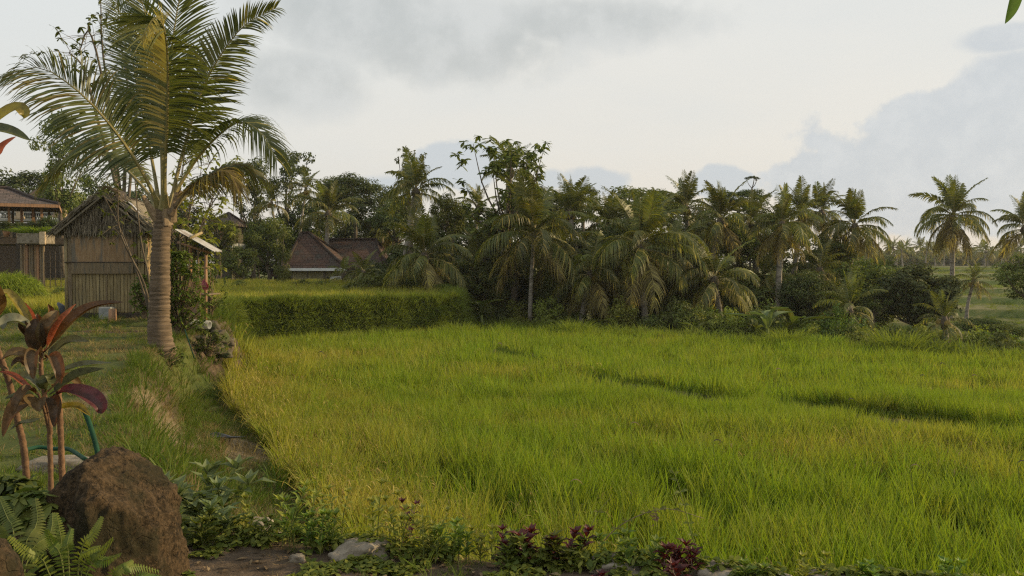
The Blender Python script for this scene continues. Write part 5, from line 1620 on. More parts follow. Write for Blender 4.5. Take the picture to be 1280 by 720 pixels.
def hip_roof(name, x0, x1, y0, y1, ze, zr, parent, mk, ridge=None, sag=0.0, ov=0.0):
    """hipped roof; ridge=(xa, xb) along x"""
    ym = (y0 + y1) / 2
    if ridge is None: ridge = ((x0 + x1) / 2, (x0 + x1) / 2 + .01)
    a, b = ridge
    A, B, C_, D_ = (x0, y0, ze), (x1, y0, ze), (x1, y1, ze), (x0, y1, ze)
    Ra, Rb = (a, ym, zr), (b, ym, zr)
    if sag:
        # flared: lower apron shallower than the upper part
        t = .45
        L = lambda p, q: tuple(p[i] + (q[i] - p[i]) * t for i in range(3))
        a1, b1, c1, d1 = [list(L(p, q)) for p, q in ((A, Ra), (B, Rb), (C_, Rb), (D_, Ra))]
        for q in (a1, b1, c1, d1): q[2] -= sag
        faces = [[A, B, b1, a1], [a1, b1, Rb, Ra], [B, C_, c1, b1], [b1, c1, Rb], [C_, D_, d1, c1], [c1, d1, Ra, Rb], [D_, A, a1, d1], [d1, a1, Ra]]
        faces[1] = [a1, b1, Rb, Ra]
    else:
        faces = [[A, B, Rb, Ra], [B, C_, Rb], [C_, D_, Ra, Rb], [D_, A, Ra]]
    V, Fc, T = roof_mesh(faces)
    o = obj(name, mesh_np(name, V, Fc, M[mk], attrs={'tuv': T}), parent)
    for p_, q_ in ((A, Ra), (B, Rb), (C_, Rb), (D_, Ra), (Ra, Rb)):
        if math.dist(p_, q_) < .3: continue
        m_ = MB()
        if sag and p_ is not Ra:
            mid_ = [p_[i] + (q_[i] - p_[i]) * .45 for i in range(3)]; mid_[2] -= sag
            m_.tube([Vector(p_) + Vector((0, 0, .03)), Vector(mid_) + Vector((0, 0, .04)), Vector(q_) + Vector((0, 0, .05))], .09, 6)
        else: m_.tube([Vector(p_) + Vector((0, 0, .03)), Vector(q_) + Vector((0, 0, .05))], .09, 6)
        m_.build('ridge_tiles', [M[mk]], o)
    return o


D = 52.0; k_ = D / F
house = empty('tiled_house', (P(400, 350, D).x, D, -.3), 'low house with brown hipped tile roof across the raised field', 'house')
def HX(px): return (px - 640) * k_ - house.location.x
def HZ(py): return EYE - (py - 328) * k_ + .3
hip_roof('roof', HX(355), HX(432), 0, 5.2, HZ(335.5), HZ(290), house, 'tiles', (HX(364), HX(374)))
hip_roof('roof', HX(390), HX(474), 2.4, 8.4, HZ(334), HZ(297), house, 'tiles', (HX(384), HX(452)))
hip_roof('roof', HX(324), HX(352), 2.0, 5.2, HZ(344), HZ(325), house, 'tiles', (HX(334), HX(342)))['label'] = 'small lean-to roof at the left end'
def bxm(name, x0, x1, y0, y1, z0, z1, mk, parent, bev=0.0, label=None):
    m_ = MB(); m_.box(x0, x1, y0, y1, z0, z1, bev=bev); o = m_.build(name, [M[mk]], parent)
    if label: o['label'] = label
    return o
bxm('wall', HX(362), HX(427), .6, 4.9, 0, HZ(336.5), 'plaster', house)
bxm('wall', HX(429), HX(482), 3.0, 7.9, 0, HZ(335), 'plaster', house)
bxm('fascia', HX(354), HX(433), -.06, -.01, HZ(338.5), HZ(335.2), 'white', house, label='pale gutter board along the eave')
bxm('panel', HX(411), HX(433), .30, .36, 0, HZ(345.5), 'white', house, label='pale blue-white panel below the eave')
for a, b in ((363, 364.5), (383, 384), (404, 406), (427, 429)): bxm('post', HX(a), HX(b), .1, .2, 0, HZ(336.5), 'wood_dark', house)
bxm('window', HX(405.5), HX(411), .5, .58, HZ(353), HZ(346), 'wood_dark', house)
bxm('wall', HX(328), HX(350), 2.5, 4.8, 0, HZ(344.5), 'wood_dark', house)
bxm('post', HX(326), HX(327.5), 2.1, 2.25, 0, HZ(344.5), 'concrete', house); bxm('post', HX(335), HX(336), 2.1, 2.2, 0, HZ(344.5), 'concrete', house)

# tall old shrine building half hidden in the trees
D = 58.0; k_ = D / F
sh = empty('old_brick_building', (P(278, 345, D).x, D, -.3), 'grey-brown building with small dark window half hidden in the trees', 'building')
def HX(px): return (px - 640) * k_ - sh.location.x
bxm('wall', HX(268), HX(290), 0, 2.5, 0, HZ(280), 'rubble', sh)
bxm('ledge', HX(266), HX(292), -.25, 2.6, HZ(310), HZ(304), 'concrete', sh)
bxm('window', HX(276), HX(283), -.06, .02, HZ(300), HZ(288), 'wood_red_and_lit', sh)
hip_roof('roof', HX(264), HX(294), -.5, 3.0, HZ(280), HZ(266), sh, 'tiles_grey')

# ------------------------------------------------------------------ open pavilion at the left edge
D = 44.0; k_ = D / F
pav = empty('open_pavilion', ((PX0 := P(20, 330, D).x) - .5, D + 1.6, .2), 'open pavilion with tiled roof on slim posts at the left edge', 'pavilion', rz=R(26))
def HX(px): return (px - 640) * k_ - PX0
def HZ(py): return EYE - (py - 328) * k_ - .2
hip_roof('roof', HX(-62), HX(63), -1.6, 4.2, HZ(254), HZ(231), pav, 'tiles_grey', (HX(-28), HX(2)), sag=.12)
bxm('fascia', HX(-60), HX(62), -1.63, -1.58, HZ(258.5), HZ(254.5), 'wood_red_and_lit', pav, label='eave board lit orange')  # orange light on the eave is carried by the board's colour
bxm('fascia', HX(62.3), HX(63.3), -1.6, 4.2, HZ(258.5), HZ(254.5), 'wood_red_and_lit', pav)
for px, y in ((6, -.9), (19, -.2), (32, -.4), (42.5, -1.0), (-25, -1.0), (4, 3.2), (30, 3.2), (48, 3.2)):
    bxm('post', HX(px) - .06, HX(px) + .06, y, y + .12, HZ(296), HZ(256), 'wood_red_and_lit' if y < 0 else 'wood', pav, bev=.01)  # front posts coloured as orange-lit, rear posts left plain wood
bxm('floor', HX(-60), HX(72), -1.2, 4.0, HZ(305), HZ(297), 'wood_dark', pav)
bxm('low_wall', HX(-60), HX(24), -1.1, -.9, HZ(297), HZ(284), 'rubble', pav, bev=.02)
tbl = empty('pavilion_table', P(33, 296.5, D), 'dark table standing in the open pavilion', 'table')
bxm('tabletop', -.9, .9, -.2, .6, .62, .68, 'wood_dark', tbl)
for sx in (-.8, .8):
    for sy in (-.12, .5): bxm('leg', sx - .03, sx + .03, sy - .03, sy + .03, 0, .62, 'wood_dark', tbl)
# raised planter with hanging grass and the corrugated wall under it
plx = P(50, 300, 42.0)
pl = empty('stone_planter', (plx.x, 42.0, .2), 'long pale planter box with hanging grass below the pavilion', 'planter')
k2 = 42.0 / F
def HX(px): return (px - 640) * k2 - plx.x
def HZ(py): return EYE - (py - 328) * k2 - .2
bxm('box', HX(27), HX(63), -.4, .5, HZ(305), HZ(292), 'stone', pl, bev=.03)
bxm('corner_block', HX(56), HX(64), -.48, -.38, HZ(306), HZ(290), 'lantern', pl, bev=.03)
V_, F_ = [], []; off = 0
me = tuft_mesh('planter_grass', 500, .55, .3, .012, 3, 1.2, .6, [M['tuft']], 55, .5)
o = obj('planter_grass', me, pl); o.scale = (2.6, 1, 1); o.location = (HX(47), 0, HZ(293)); o['kind'] = 'stuff'
for i in range(9):
    px = 25 + i * 3.4
    b_ = MB(); b_.box(HX(px), HX(px + 3.0), 0.0 + .05 * (i % 2), .12 + .05 * (i % 2), -.3, HZ(306), bev=.03); b_.build('board', [M[['wood', 'board', 'wood_red_and_lit', 'wood'][i % 4]]], pl)
bxm('side_wall', HX(14), HX(25), .4, .6, -.3, HZ(304), 'wood_dark', pl)
# lattice trellis right of the boards
tr = empty('lattice_fence', G(76, 41.0), 'thin wire lattice right of the upright boards under the planter', 'fence')
for i in range(7):
    b_ = MB(); x_ = -.75 + .25 * i; b_.box(x_ - .012, x_ + .012, 0, .03, 0, 1.9); b_.build('upright', [M['wood_dark']], tr)
for i in range(6):
    b_ = MB(); z_ = .3 + .3 * i; b_.box(-.78, .78, .032, .05, z_ - .01, z_ + .01); b_.build('rail', [M['wood_dark']], tr)
# potted plants on the ledge of the pavilion
for i, (px, py, s, lb) in enumerate([(8, 296, .5, 'potted plant at the left post of the pavilion'), (25, 296, .45, 'potted plant beside the low wall of the pavilion'), (40, 294, .42, 'potted plant near the orange-lit front post'),
                                     (53, 292, .5, 'rounded pot plant at the middle of the planter'), (61, 292, .6, 'tall pot plant at the right end of the planter'), (67, 294, .35, 'small pot plant at the right corner of the planter')]):
    c_ = P(px, py, 42.6); t_ = empty('potted_plant', c_, lb, 'potted plant', 'potted plants of the pavilion')
    b_ = MB(); b_.tube([(0, 0, 0), (0, 0, .18), (0, 0, .28), (0, 0, .3)], [.10, .15, .17, .15], 12); b_.build('pot', [M['pot']], t_, True)
    o = obj('leaves', crown_mesh('bush', i % 5, 'leaf_dark'), t_); o.location = (0, 0, .3 + s * .4); o.scale = (s * .7,) * 3

# veranda with balustrade and the tall-roofed building behind
D = 54.0; k_ = D / F
bh = empty('veranda_building', ((PX1 := P(45, 330, D).x) - .3, D + .8, .2), 'building with steep flared tile roof and long balustrade behind the pavilion', 'building', rz=R(18))
def HX(px): return (px - 640) * k_ - PX1
def HZ(py): return EYE - (py - 328) * k_ - .2
hip_roof('roof', HX(19), HX(73), 0, 4.2, HZ(251), HZ(231), bh, 'tiles_grey', (HX(42), HX(47)), sag=.16)
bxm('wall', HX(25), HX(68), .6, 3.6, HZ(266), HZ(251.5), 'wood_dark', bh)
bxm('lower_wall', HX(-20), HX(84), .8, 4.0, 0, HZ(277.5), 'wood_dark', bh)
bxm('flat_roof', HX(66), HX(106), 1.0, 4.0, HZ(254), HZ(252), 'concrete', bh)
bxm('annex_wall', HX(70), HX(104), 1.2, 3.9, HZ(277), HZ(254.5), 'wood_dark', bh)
bxm('slab', HX(-20), HX(86), -.8, 1.0, HZ(277), HZ(273.5), 'concrete', bh, bev=.02)
bxm('handrail', HX(-20), HX(76), -.75, -.62, HZ(266.5), HZ(264.8), 'concrete', bh)
for i in range(40):
    px = -18 + i * 2.4
    b_ = MB(); x_ = HX(px); b_.tube([(x_, -.69, HZ(273.4)), (x_, -.69, HZ(271)), (x_, -.69, HZ(268)), (x_, -.69, HZ(266.6))], [.03, .05, .025, .04], 6); b_.build('baluster', [M['concrete']], bh, True)
for i, (px, py, d, s, lb) in enumerate([(71.5, 266, 53.3, .34, 'left of two stone lanterns at the end of the balustrade'), (79.5, 267.5, 53.6, .34, 'right of two stone lanterns at the end of the balustrade'),
                                        (24.5, 268, 52.9, .36, 'stone lantern seen between the pavilion posts')]):
    t_ = empty('stone_lantern', P(px, py, d), lb, 'lantern', 'stone lanterns on the balustrade')
    b_ = MB(); b_.box(-.22, .22, -.22, .22, -.3, -.12, bev=.03); b_.build('plinth', [M['lantern']], t_)
    b_ = MB(); b_.box(-.15, .15, -.15, .15, -.118, .14, bev=.02); b_.build('lamp_box', [M['lantern']], t_)
    b_ = MB(); b_.tube([(0, 0, .142), (0, 0, .18), (0, 0, .30), (0, 0, .36)], [.24, .22, .08, .03], 4); b_.build('cap', [M['lantern']], t_)

# ------------------------------------------------------------------ slender trees and shrub round the hut
def slender(base, stems, leaves, label, seed, mk, size=.10, name='slender_tree', cat='tree', lw=1.0, rs=.035):
    """stems: lists of points (world); leaves: (point index range) clumps of separate leaves along the upper part"""
    t = empty(name, base, label, cat)
    rr = random.Random(seed); cents = []
    m_ = MB()
    for st in stems:
        c = bez([Vector(p) - base for p in st], 14)
        r0 = rs * rr.uniform(.7, 1.1)
        m_.tube(c, [r0 * (1 - .75 * i / 14) for i in range(15)], 6)
        for i in range(leaves[0], 15):
            for _ in range(leaves[1]):
                a = c[i]; e = a + Vector((rr.gauss(0, .22), rr.gauss(0, .22), rr.gauss(.05, .16))) * lw
                m_.tube([a, (a + e) / 2 + Vector((0, 0, .03)), e], [.008, .006, .003], 4, caps=False); cents.append(e)
    m_.build('stem', [M['bark']], t, True)
    V, Fq, tn = rosettes(cents, seed, 6, size, .5)
    obj('foliage', mesh_np('foliage', V, Fq, M[mk], tint=tn), t)
    return t


b0 = G(186, 17.6)
slender(b0, [[b0, P(184, 380, 17.6), P(160, 310, 17.7), P(140, 265, 17.9), P(118, 225, 18)], [b0, P(186, 350, 17.6), P(176, 300, 17.6), P(170, 240, 17.7), P(166, 190, 17.8)],
             [b0, P(182, 360, 17.5), P(150, 290, 17.3), P(148, 230, 17.2)]], (8, 2), 'bare forked stems with sparse leaves rising between hut and palm trunk', 3, 'leaf_mid', .10)
b1 = G(232, 19.6)
slender(b1, [[b1, P(228, 350, 19.6), P(222, 300, 19.6), P(240, 250, 19.7), P(262, 205, 19.8)], [b1, P(238, 340, 19.5), P(252, 280, 19.4), P(276, 238, 19.3), P(292, 212, 19.3)],
             [b1, P(226, 340, 19.8), P(214, 290, 20), P(226, 230, 20.2), P(232, 180, 20.3)], [b1, P(238, 360, 19.6), P(244, 310, 19.7), P(258, 270, 19.8), P(268, 240, 19.8)],
             [b1, P(230, 330, 20.1), P(236, 270, 20.4), P(248, 225, 20.5)]], (4, 5), 'leafy tree with several thin lit stems behind the tin-roofed shelter', 4, 'leaf_yellow', .13, lw=1.5)
b2 = G(150, 22.5)
slender(b2, [[b2, P(150, 300, 22.5), P(140, 160, 22.5), P(128, 60, 22.5), P(126, 5, 22.5)], [b2, P(152, 260, 22.6), P(132, 120, 22.8), P(112, 40, 22.8), P(98, 68, 22.8)],
             [b2, P(158, 280, 22.6), P(170, 150, 22.6), P(178, 60, 22.5), P(176, 18, 22.5)], [b2, P(150, 260, 22.3), P(122, 150, 22.2), P(104, 85, 22.2), P(86, 66, 22.2)],
             [b2, P(155, 240, 22.6), P(160, 120, 22.8), P(150, 50, 22.8)]], (8, 3), 'tall thin tree with small leaves showing above the left fronds of the coconut palm', 5, 'leaf_mid', .15, lw=1.4, rs=.06)

# dense bright shrub between the palm and the shelter
def leafy_shrub(base, w, h, n, size, mk, label, seed, name='leafy_shrub', cat='shrub', dep=.5):
    t = empty(name, base, label, cat); rr = random.Random(seed); m_ = MB(); cents = []
    for i in range(n):
        a = rr.uniform(0, 6.28); q = math.sqrt(rr.random()); z = rr.uniform(.12, 1) * h
        q *= math.sin(math.pi * min(.95, z / h * .85 + .12)) ** .6
        e = Vector((math.cos(a) * q * w, math.sin(a) * q * w * dep, z)); s_ = Vector((e.x * .25, e.y * .25, z * .45))
        if i % 3 == 0: m_.tube([(e.x * .1, e.y * .1, -.05), s_, e], [.014, .009, .003], 5, caps=False)
        cents.append(e)
    m_.build('stem', [M['twig']], t, True)
    V, Fq, tn = rosettes(cents, seed, 7, size, .42)
    obj('foliage', mesh_np('foliage', V, Fq, M[mk], tint=tn), t)
    return t


g = P(224, 420, 16.6)
leafy_shrub(Vector((g.x, g.y, g.z - .02)), .58, 1.60, 560, .085, 'leaf_bright', 'dense bright green shrub between palm trunk and tin-roofed shelter', 11)
g = P(180, 395, 18.4); leafy_shrub(g, .32, .85, 110, .09, 'leaf_bright', 'small bright green bush at the right corner of the hut', 12)
g = P(262, 350, 20.5); leafy_shrub(Vector((g.x, g.y, terr(g.x, g.y))), .5, 1.4, 130, .09, 'leaf_mid', 'loose leafy bush right behind the shelter posts', 13)
g = P(262, 432, 16.7); leafy_shrub(Vector((g.x, g.y, g.z - .15)), .42, .42, 110, .07, 'leaf_mid', 'creeping plant half covering the stone heap below the shelter', 19)
g = G(212, 15.4); leafy_shrub(Vector((g.x + .15, g.y - .5, g.z - .25)), .38, .38, 60, .07, 'leaf_mid', 'creeping leafy plant on the bank under the palm foot', 14)

# thin green stake leaning on the bank
m_ = MB(); m_.tube([P(231, 412, 15.6), P(243, 448, 15.3)], .012, 6); tag(m_.build('green_stake', [M['hose']], None, True), 'thin green stake leaning on the bank right of the palm foot', 'stake')

# rounded grassy mound at the left edge
g = P(6, 345, 30)
me = tuft_mesh('grass_mound', 2600, .75, 1.0, .012, 4, .7, .5, [M['tuft']], 777, .5)
V_ = np.empty(len(me.vertices) * 3); me.vertices.foreach_get('co', V_); V_ = V_.reshape(-1, 3)
V_[:, 2] += .85 * np.sqrt(np.maximum(0, 1 - (V_[:, 0] ** 2 + V_[:, 1] ** 2) / 1.7)) * 1.0
me.vertices.foreach_set('co', V_.ravel().astype(np.float32)); me.update()
o = obj('grass_mound', me, None, Vector((g.x, 30, terr(g.x, 30) - .1))); tag(o, 'rounded clump of tall grass at the left edge before the pavilion', 'grass')

# ------------------------------------------------------------------ boulder, stones
mr, nr_, outr = mat('volcanic_rock')
tcr = nr_.node('ShaderNodeTexCoord'); obr = tcr.outputs['Object']
na, nb_, nc_ = nr_.noise(obr, 9, 12, .7), nr_.noise(obr, 45, 8, .75), nr_.noise(obr, 2.5, 5, .6)
vor = nr_.node('ShaderNodeTexVoronoi', feature='DISTANCE_TO_EDGE'); vor.inputs['Scale'].default_value = 4.5
wrp = nr_.node('ShaderNodeVectorMath', operation='ADD'); nr_.put(wrp.inputs[0], obr)
nv = nr_.node('ShaderNodeTexNoise'); nr_.put(nv.inputs['Vector'], obr); nv.inputs['Scale'].default_value = 5; nv.inputs['Detail'].default_value = 6
sc3 = nr_.node('ShaderNodeVectorMath', operation='SCALE'); nr_.put(sc3.inputs[0], nv.outputs['Color']); sc3.inputs['Scale'].default_value = .35
nr_.put(wrp.inputs[1], sc3.outputs[0]); nr_.l.new(wrp.outputs[0], vor.inputs['Vector'])
crack = nr_.smooth(vor.outputs['Distance'], 0.0, 0.03)
cr = nr_.mix(nr_.smooth(na, .35, .65), (0.020, 0.015, 0.008), (0.075, 0.050, 0.026))
cr = nr_.mix(nr_.smooth(nb_, .42, .70), cr, (0.13, 0.085, 0.045))
cr = nr_.mix(nr_.smooth(nc_, .46, .60, 0, .8), cr, (0.026, 0.025, 0.012))
cr = nr_.mix(nr_.smooth(nb_, .44, .36, 0, .85), cr, (0.018, 0.013, 0.008))
pr_ = nr_.node('ShaderNodeBsdfPrincipled'); nr_.put(pr_.inputs['Base Color'], cr); pr_.inputs['Roughness'].default_value = .93; pr_.inputs['Specular IOR Level'].default_value = .15
bpr = nr_.node('ShaderNodeBump'); bpr.inputs['Strength'].default_value = 1; bpr.inputs['Distance'].default_value = .028
nr_.put(bpr.inputs['Height'], nr_.math('ADD', nr_.math('ADD', na, nr_.math('MULTIPLY', nb_, .55)), nr_.math('MULTIPLY', crack, .25)))
nr_.l.new(bpr.outputs[0], pr_.inputs['Normal']); nr_.l.new(pr_.outputs[0], outr.inputs[0]); M['rock'] = mr
RK = P(137, 650, 4.5)
planes_rock('boulder', (RK.x - .055, 4.55, .245), [(1, .05, .16, .98), (-1, .1, .26, 1.0), (-.30, -1, .10, .80), (-.75, -.7, .25, .92), (.86, -.62, .12, .86), (0, 1, .1, .9), (.05, 0, 1, .96), (.58, -.1, .80, .82), (.9, -.3, .5, .95), (-.55, -.1, .80, .92), (0, 0, -1, .8), (-.1, -.75, .75, .98), (.35, -.7, .7, 1.0), (.2, -1, -.25, .95)],
            (.300, .33, .45), 2, 'rock', 'large rough brown boulder standing in the lower left corner', 6, (.10, .09, .035), rz=R(-6), k=60)
R2 = P(-6, 715, 3.3)
planes_rock('boulder', (R2.x - .06, 3.3, .30), BOX(), (.15, .2, .42), 9, 'rock', 'narrow boulder cut by the left edge of the picture', 5, (.12, .09, .03), k=16)
SLAB = [(78, 560, 7.2, .36, .20, .07, 'pale flat slab behind the boulder, under the red-leaved plant'), (106, 565, 6.7, .16, .14, .06, 'small pale slab right behind the top of the boulder'),
        (455, 684, 5.15, .20, .16, .075, 'flat pale stone at the garden edge left of centre'), (430, 694, 5.05, .10, .09, .05, 'small stone left of the flat pale stone'),
        (772, 706, 4.85, .17, .13, .06, 'pale stone at the garden edge right of the red-leaved weeds'), (905, 714, 4.75, .15, .12, .055, 'pale stone at the garden edge right of the second red plant'),
        (960, 718, 4.7, .14, .12, .05, 'half buried stone at the garden edge, second from its right end'), (1040, 720, 4.65, .16, .12, .05, 'half buried stone at the right end of the garden edge'),
        (320, 664, 5.7, .14, .10, .06, 'small mossy stone among the weeds right of the boulder'), (370, 700, 5.0, .05, .04, .03, 'pebble on the bare soil')]
for i, (px, py, d, sx, sy, sz, lb) in enumerate(SLAB):
    c_ = G(px, d); planes_rock('stone', c_ + Vector((0, 0, sz * .15)), BOX(i), (sx * .9, sy, sz), 20 + i, 'stone', lb, 4, (.30, .16, .05), group='stones along the garden edge', rz=i * .7)
# garden hose
m_ = MB(); m_.tube(bez([P(30, 563, 6.9), P(48, 559, 7.0), P(66, 561, 7.0), P(84, 561, 6.9), P(96, 567, 6.7), P(108, 575, 6.4)], 26), .016, 8)
m_.tube(bez([P(124, 575, 6.3), P(119, 553, 6.35), P(112, 530, 6.4), P(105, 512, 6.45)], 12), .019, 8)
tag(m_.build('garden_hose', [M['hose']], None, True), 'green garden hose lying behind the boulder with one end standing up', 'hose')

# ------------------------------------------------------------------ red-leaved cordyline
M['ti_dark'] = foliage('ti_bronze', (0.060, 0.042, 0.016), (0.17, 0.105, 0.036), trans=0.3, rough=.5, gloss=.45, tcol=(1.5, .7, .4), vary=.3, mottle=.8)
M['ti_red'] = foliage('ti_red', (0.30, 0.085, 0.04), (0.36, 0.14, 0.06), trans=0.4, rough=.5, gloss=.5, tcol=(1.4, .7, .5), vary=.2, mottle=.8)
M['ti_green'] = foliage('ti_green', (0.075, 0.085, 0.03), (0.13, 0.13, 0.05), trans=0.3, rough=.5, gloss=.5, vary=.2, mottle=.8)
M['ti_pale'] = foliage('ti_grey_green', (0.12, 0.125, 0.07), (0.17, 0.165, 0.10), trans=0.25, rough=.5, gloss=.6, vary=.15, mottle=.8)
M['ti_pink'] = foliage('ti_magenta', (0.10, 0.02, 0.035), (0.10, 0.045, 0.03), trans=0.3, rough=.5, gloss=.5, tcol=(1.3, .7, .7), vary=.1, mottle=.8)
M['ti_yellow'] = foliage('ti_yellow', (0.24, 0.20, 0.03), (0.34, 0.26, 0.04), trans=0.4, rough=.4, gloss=.5, vary=.1, mottle=.8)
TD = 5.6
tb = G(62, TD)
ti = empty('cordyline', tb, 'cordyline with bronze, red and grey-green leaves behind the boulder', 'plant')


def TP(px, py, dd=0): return P(px, py, TD + dd) - tb


ring = lambda pts, r, nm='stem': (lambda m_: m_.build(nm, [M['ti_stem']], ti, True))(MB().tube(bez(pts, 40), [r * (1 - .25 * i / 40) * (1.12 if i % 2 else .95) for i in range(41)], 8))
M['ti_stem'] = rough_mat('cordyline_stem', (0.12, 0.068, 0.038), (0.20, 0.115, 0.06), 30, .8, .3, c3=(.12, .07, .04))
b_ = TP(64, 640); b_.z = -.03
ring([b_, TP(63, 575), TP(62, 545), TP(62, 530, -.02), TP(52, 470, -.02), TP(52, 437)], .017)
ring([TP(62, 545), TP(56, 515, -.05), TP(48, 492, -.08)], .010)
b2_ = TP(80, 640, .05); b2_.z = -.03
ring([b2_, TP(77, 575, .05), TP(74, 500, .05), TP(70, 470, .05)], .021)
LEAVES = [  # base, mids, tip  (px, py, dd), half width px, material
    ([(45, 415, 0), (34, 398, .02), (20, 378, .02), (8, 367, 0), (2, 371, -.03)], 8, 'ti_yellow'),
    ([(48, 425, .05), (38, 400, .08), (30, 378, .1)], 8, 'ti_red'),
    ([(46, 430, 0), (34, 412, -.05), (20, 402, -.1), (8, 404, -.12), (4, 412, -.14)], 11, 'ti_pale'),
    ([(50, 440, -.02), (46, 420, -.06), (44, 398, -.05)], 15, 'ti_dark'),
    ([(53, 440, -.03), (58, 418, -.06), (66, 402, -.04), (72, 388, 0)], 14, 'ti_dark'),
    ([(55, 440, .02), (66, 424, .02), (78, 402, .03), (95, 380, .05)], 8, 'ti_red'),
    ([(54, 442, 0), (72, 425, -.03), (95, 400, -.06), (120, 384, -.08), (154, 378, -.08)], 11, 'ti_dark'),
    ([(58, 452, .02), (70, 440, .04), (88, 428, .05), (112, 427, .05)], 10, 'ti_pale'),
    ([(50, 455, -.05), (34, 446, -.12), (16, 444, -.16), (2, 450, -.18)], 9, 'ti_dark'),
    ([(48, 462, -.04), (36, 458, -.08), (24, 452, -.1), (14, 458, -.12)], 8, 'ti_dark'),
    ([(60, 475, .04), (80, 464, .08), (108, 456, .1), (141, 454, .12)], 6, 'ti_pale'),
    ([(62, 494, 0), (78, 484, .02), (100, 470, .04), (130, 461, .05)], 10, 'ti_green'),
    ([(64, 498, -.03), (82, 490, -.1), (106, 496, -.15), (124, 508, -.17), (127, 517, -.17)], 14, 'ti_pink'),
    ([(63, 515, -.02), (80, 510, -.08), (98, 510, -.1), (113, 520, -.12)], 7, 'ti_yellow'),
    ([(58, 490, -.05), (60, 478, -.12), (56, 470, -.15)], 13, 'ti_green'),
    ([(52, 500, -.08), (46, 502, -.18), (50, 515, -.24)], 16, 'ti_dark'),
    ([(48, 505, -.05), (34, 506, -.1), (18, 520, -.14), (4, 546, -.16)], 14, 'ti_dark'),
    ([(46, 500, 0), (34, 494, -.02), (18, 496, -.04), (6, 499, -.06)], 6, 'ti_green'),
    ([(48, 492, .03), (34, 484, .04), (16, 470, .06), (-6, 464, .08)], 5, 'ti_red'),
    ([(56, 520, .05), (40, 528, .06), (26, 530, .08), (12, 538, .1)], 5, 'ti_pale'),
    ([(52, 438, .04), (50, 410, .1), (46, 392, .12)], 8, 'ti_dark'),
    ([(52, 440, .04), (60, 415, .08), (64, 395, .08), (60, 380, .05)], 9, 'ti_dark'),
    ([(52, 445, -.02), (40, 425, -.05), (30, 410, -.06), (28, 400, -.04)], 9, 'ti_dark'),
    ([(52, 448, -.03), (44, 440, -.12), (40, 455, -.2), (42, 474, -.22)], 10, 'ti_dark'),
    ([(54, 450, -.03), (66, 446, -.12), (74, 462, -.18), (76, 480, -.18)], 9, 'ti_dark'),
    ([(62, 497, -.03), (66, 500, -.12), (70, 515, -.2), (68, 534, -.22)], 10, 'ti_dark'),
    ([(48, 495, -.03), (36, 488, -.12), (24, 500, -.2), (16, 520, -.22)], 9, 'ti_dark'),
    ([(60, 490, .05), (74, 478, .1), (90, 476, .14), (104, 486, .16)], 9, 'ti_dark'),
    ([(50, 488, .05), (38, 474, .1), (26, 474, .14), (14, 484, .16)], 9, 'ti_pale'),
]
pr = lambda s_: (0.18 + .2 * s_ if s_ < .18 else 0.06 + math.sin(math.pi * min(1, (s_ - .10) / .9) ** .85) ** .75)
for i, (pts, w, mk) in enumerate(LEAVES):
    lf = MB(); lf.leaf(bez([TP(*q) for q in pts], 22), w * TD / F * .76, .42, up=(0.1, -.55, .85), wave=.17, seed=i, t=(i * .37) % 1, prof=pr)
    o = lf.build('leaf', [M[mk]], ti, True)
    o['label'] = {'ti_dark': 'bronze leaf', 'ti_red': 'orange-red leaf', 'ti_green': 'olive green leaf', 'ti_pale': 'grey-green leaf', 'ti_pink': 'leaf flushed magenta', 'ti_yellow': 'yellowish leaf'}[mk]
# second stem at the very left
c2 = G(30, 5.7); c2 = empty('cordyline', c2, 'leaning ringed cordyline stem at the left edge', 'plant')
o_ = c2.location.copy()
m_ = MB(); pts = [P(36, 640, 5.7) - o_, P(31, 570, 5.7) - o_, P(22, 525, 5.7) - o_, P(12, 480, 5.7) - o_, P(0, 445, 5.7) - o_, P(-14, 410, 5.7) - o_]; pts[0].z = -.03
m_.tube(bez(pts, 50), [.022 * (1 - .2 * i / 50) * (1.12 if i % 2 else .94) for i in range(51)], 8); m_.build('stem', [M['ti_stem']], c2, True)
for i, (a, b, c_, w) in enumerate([((-14, 410), (-50, 380), (-80, 400), 12), ((-14, 410), (-25, 370), (-50, 340), 12), ((-14, 410), (-2, 385), (-6, 350), 9), ((0, 445), (-20, 435), (-50, 450), 8), ((-2, 470), (-10, 458), (10, 462), 6)]):
    lf = MB(); lf.leaf(bez([P(*a, 5.7) - o_, P(*b, 5.6) - o_, P(*c_, 5.5) - o_], 10), w * .005, .2, wave=.08, seed=i, prof=pr); lf.build('leaf', [M['ti_dark']], c2, True)

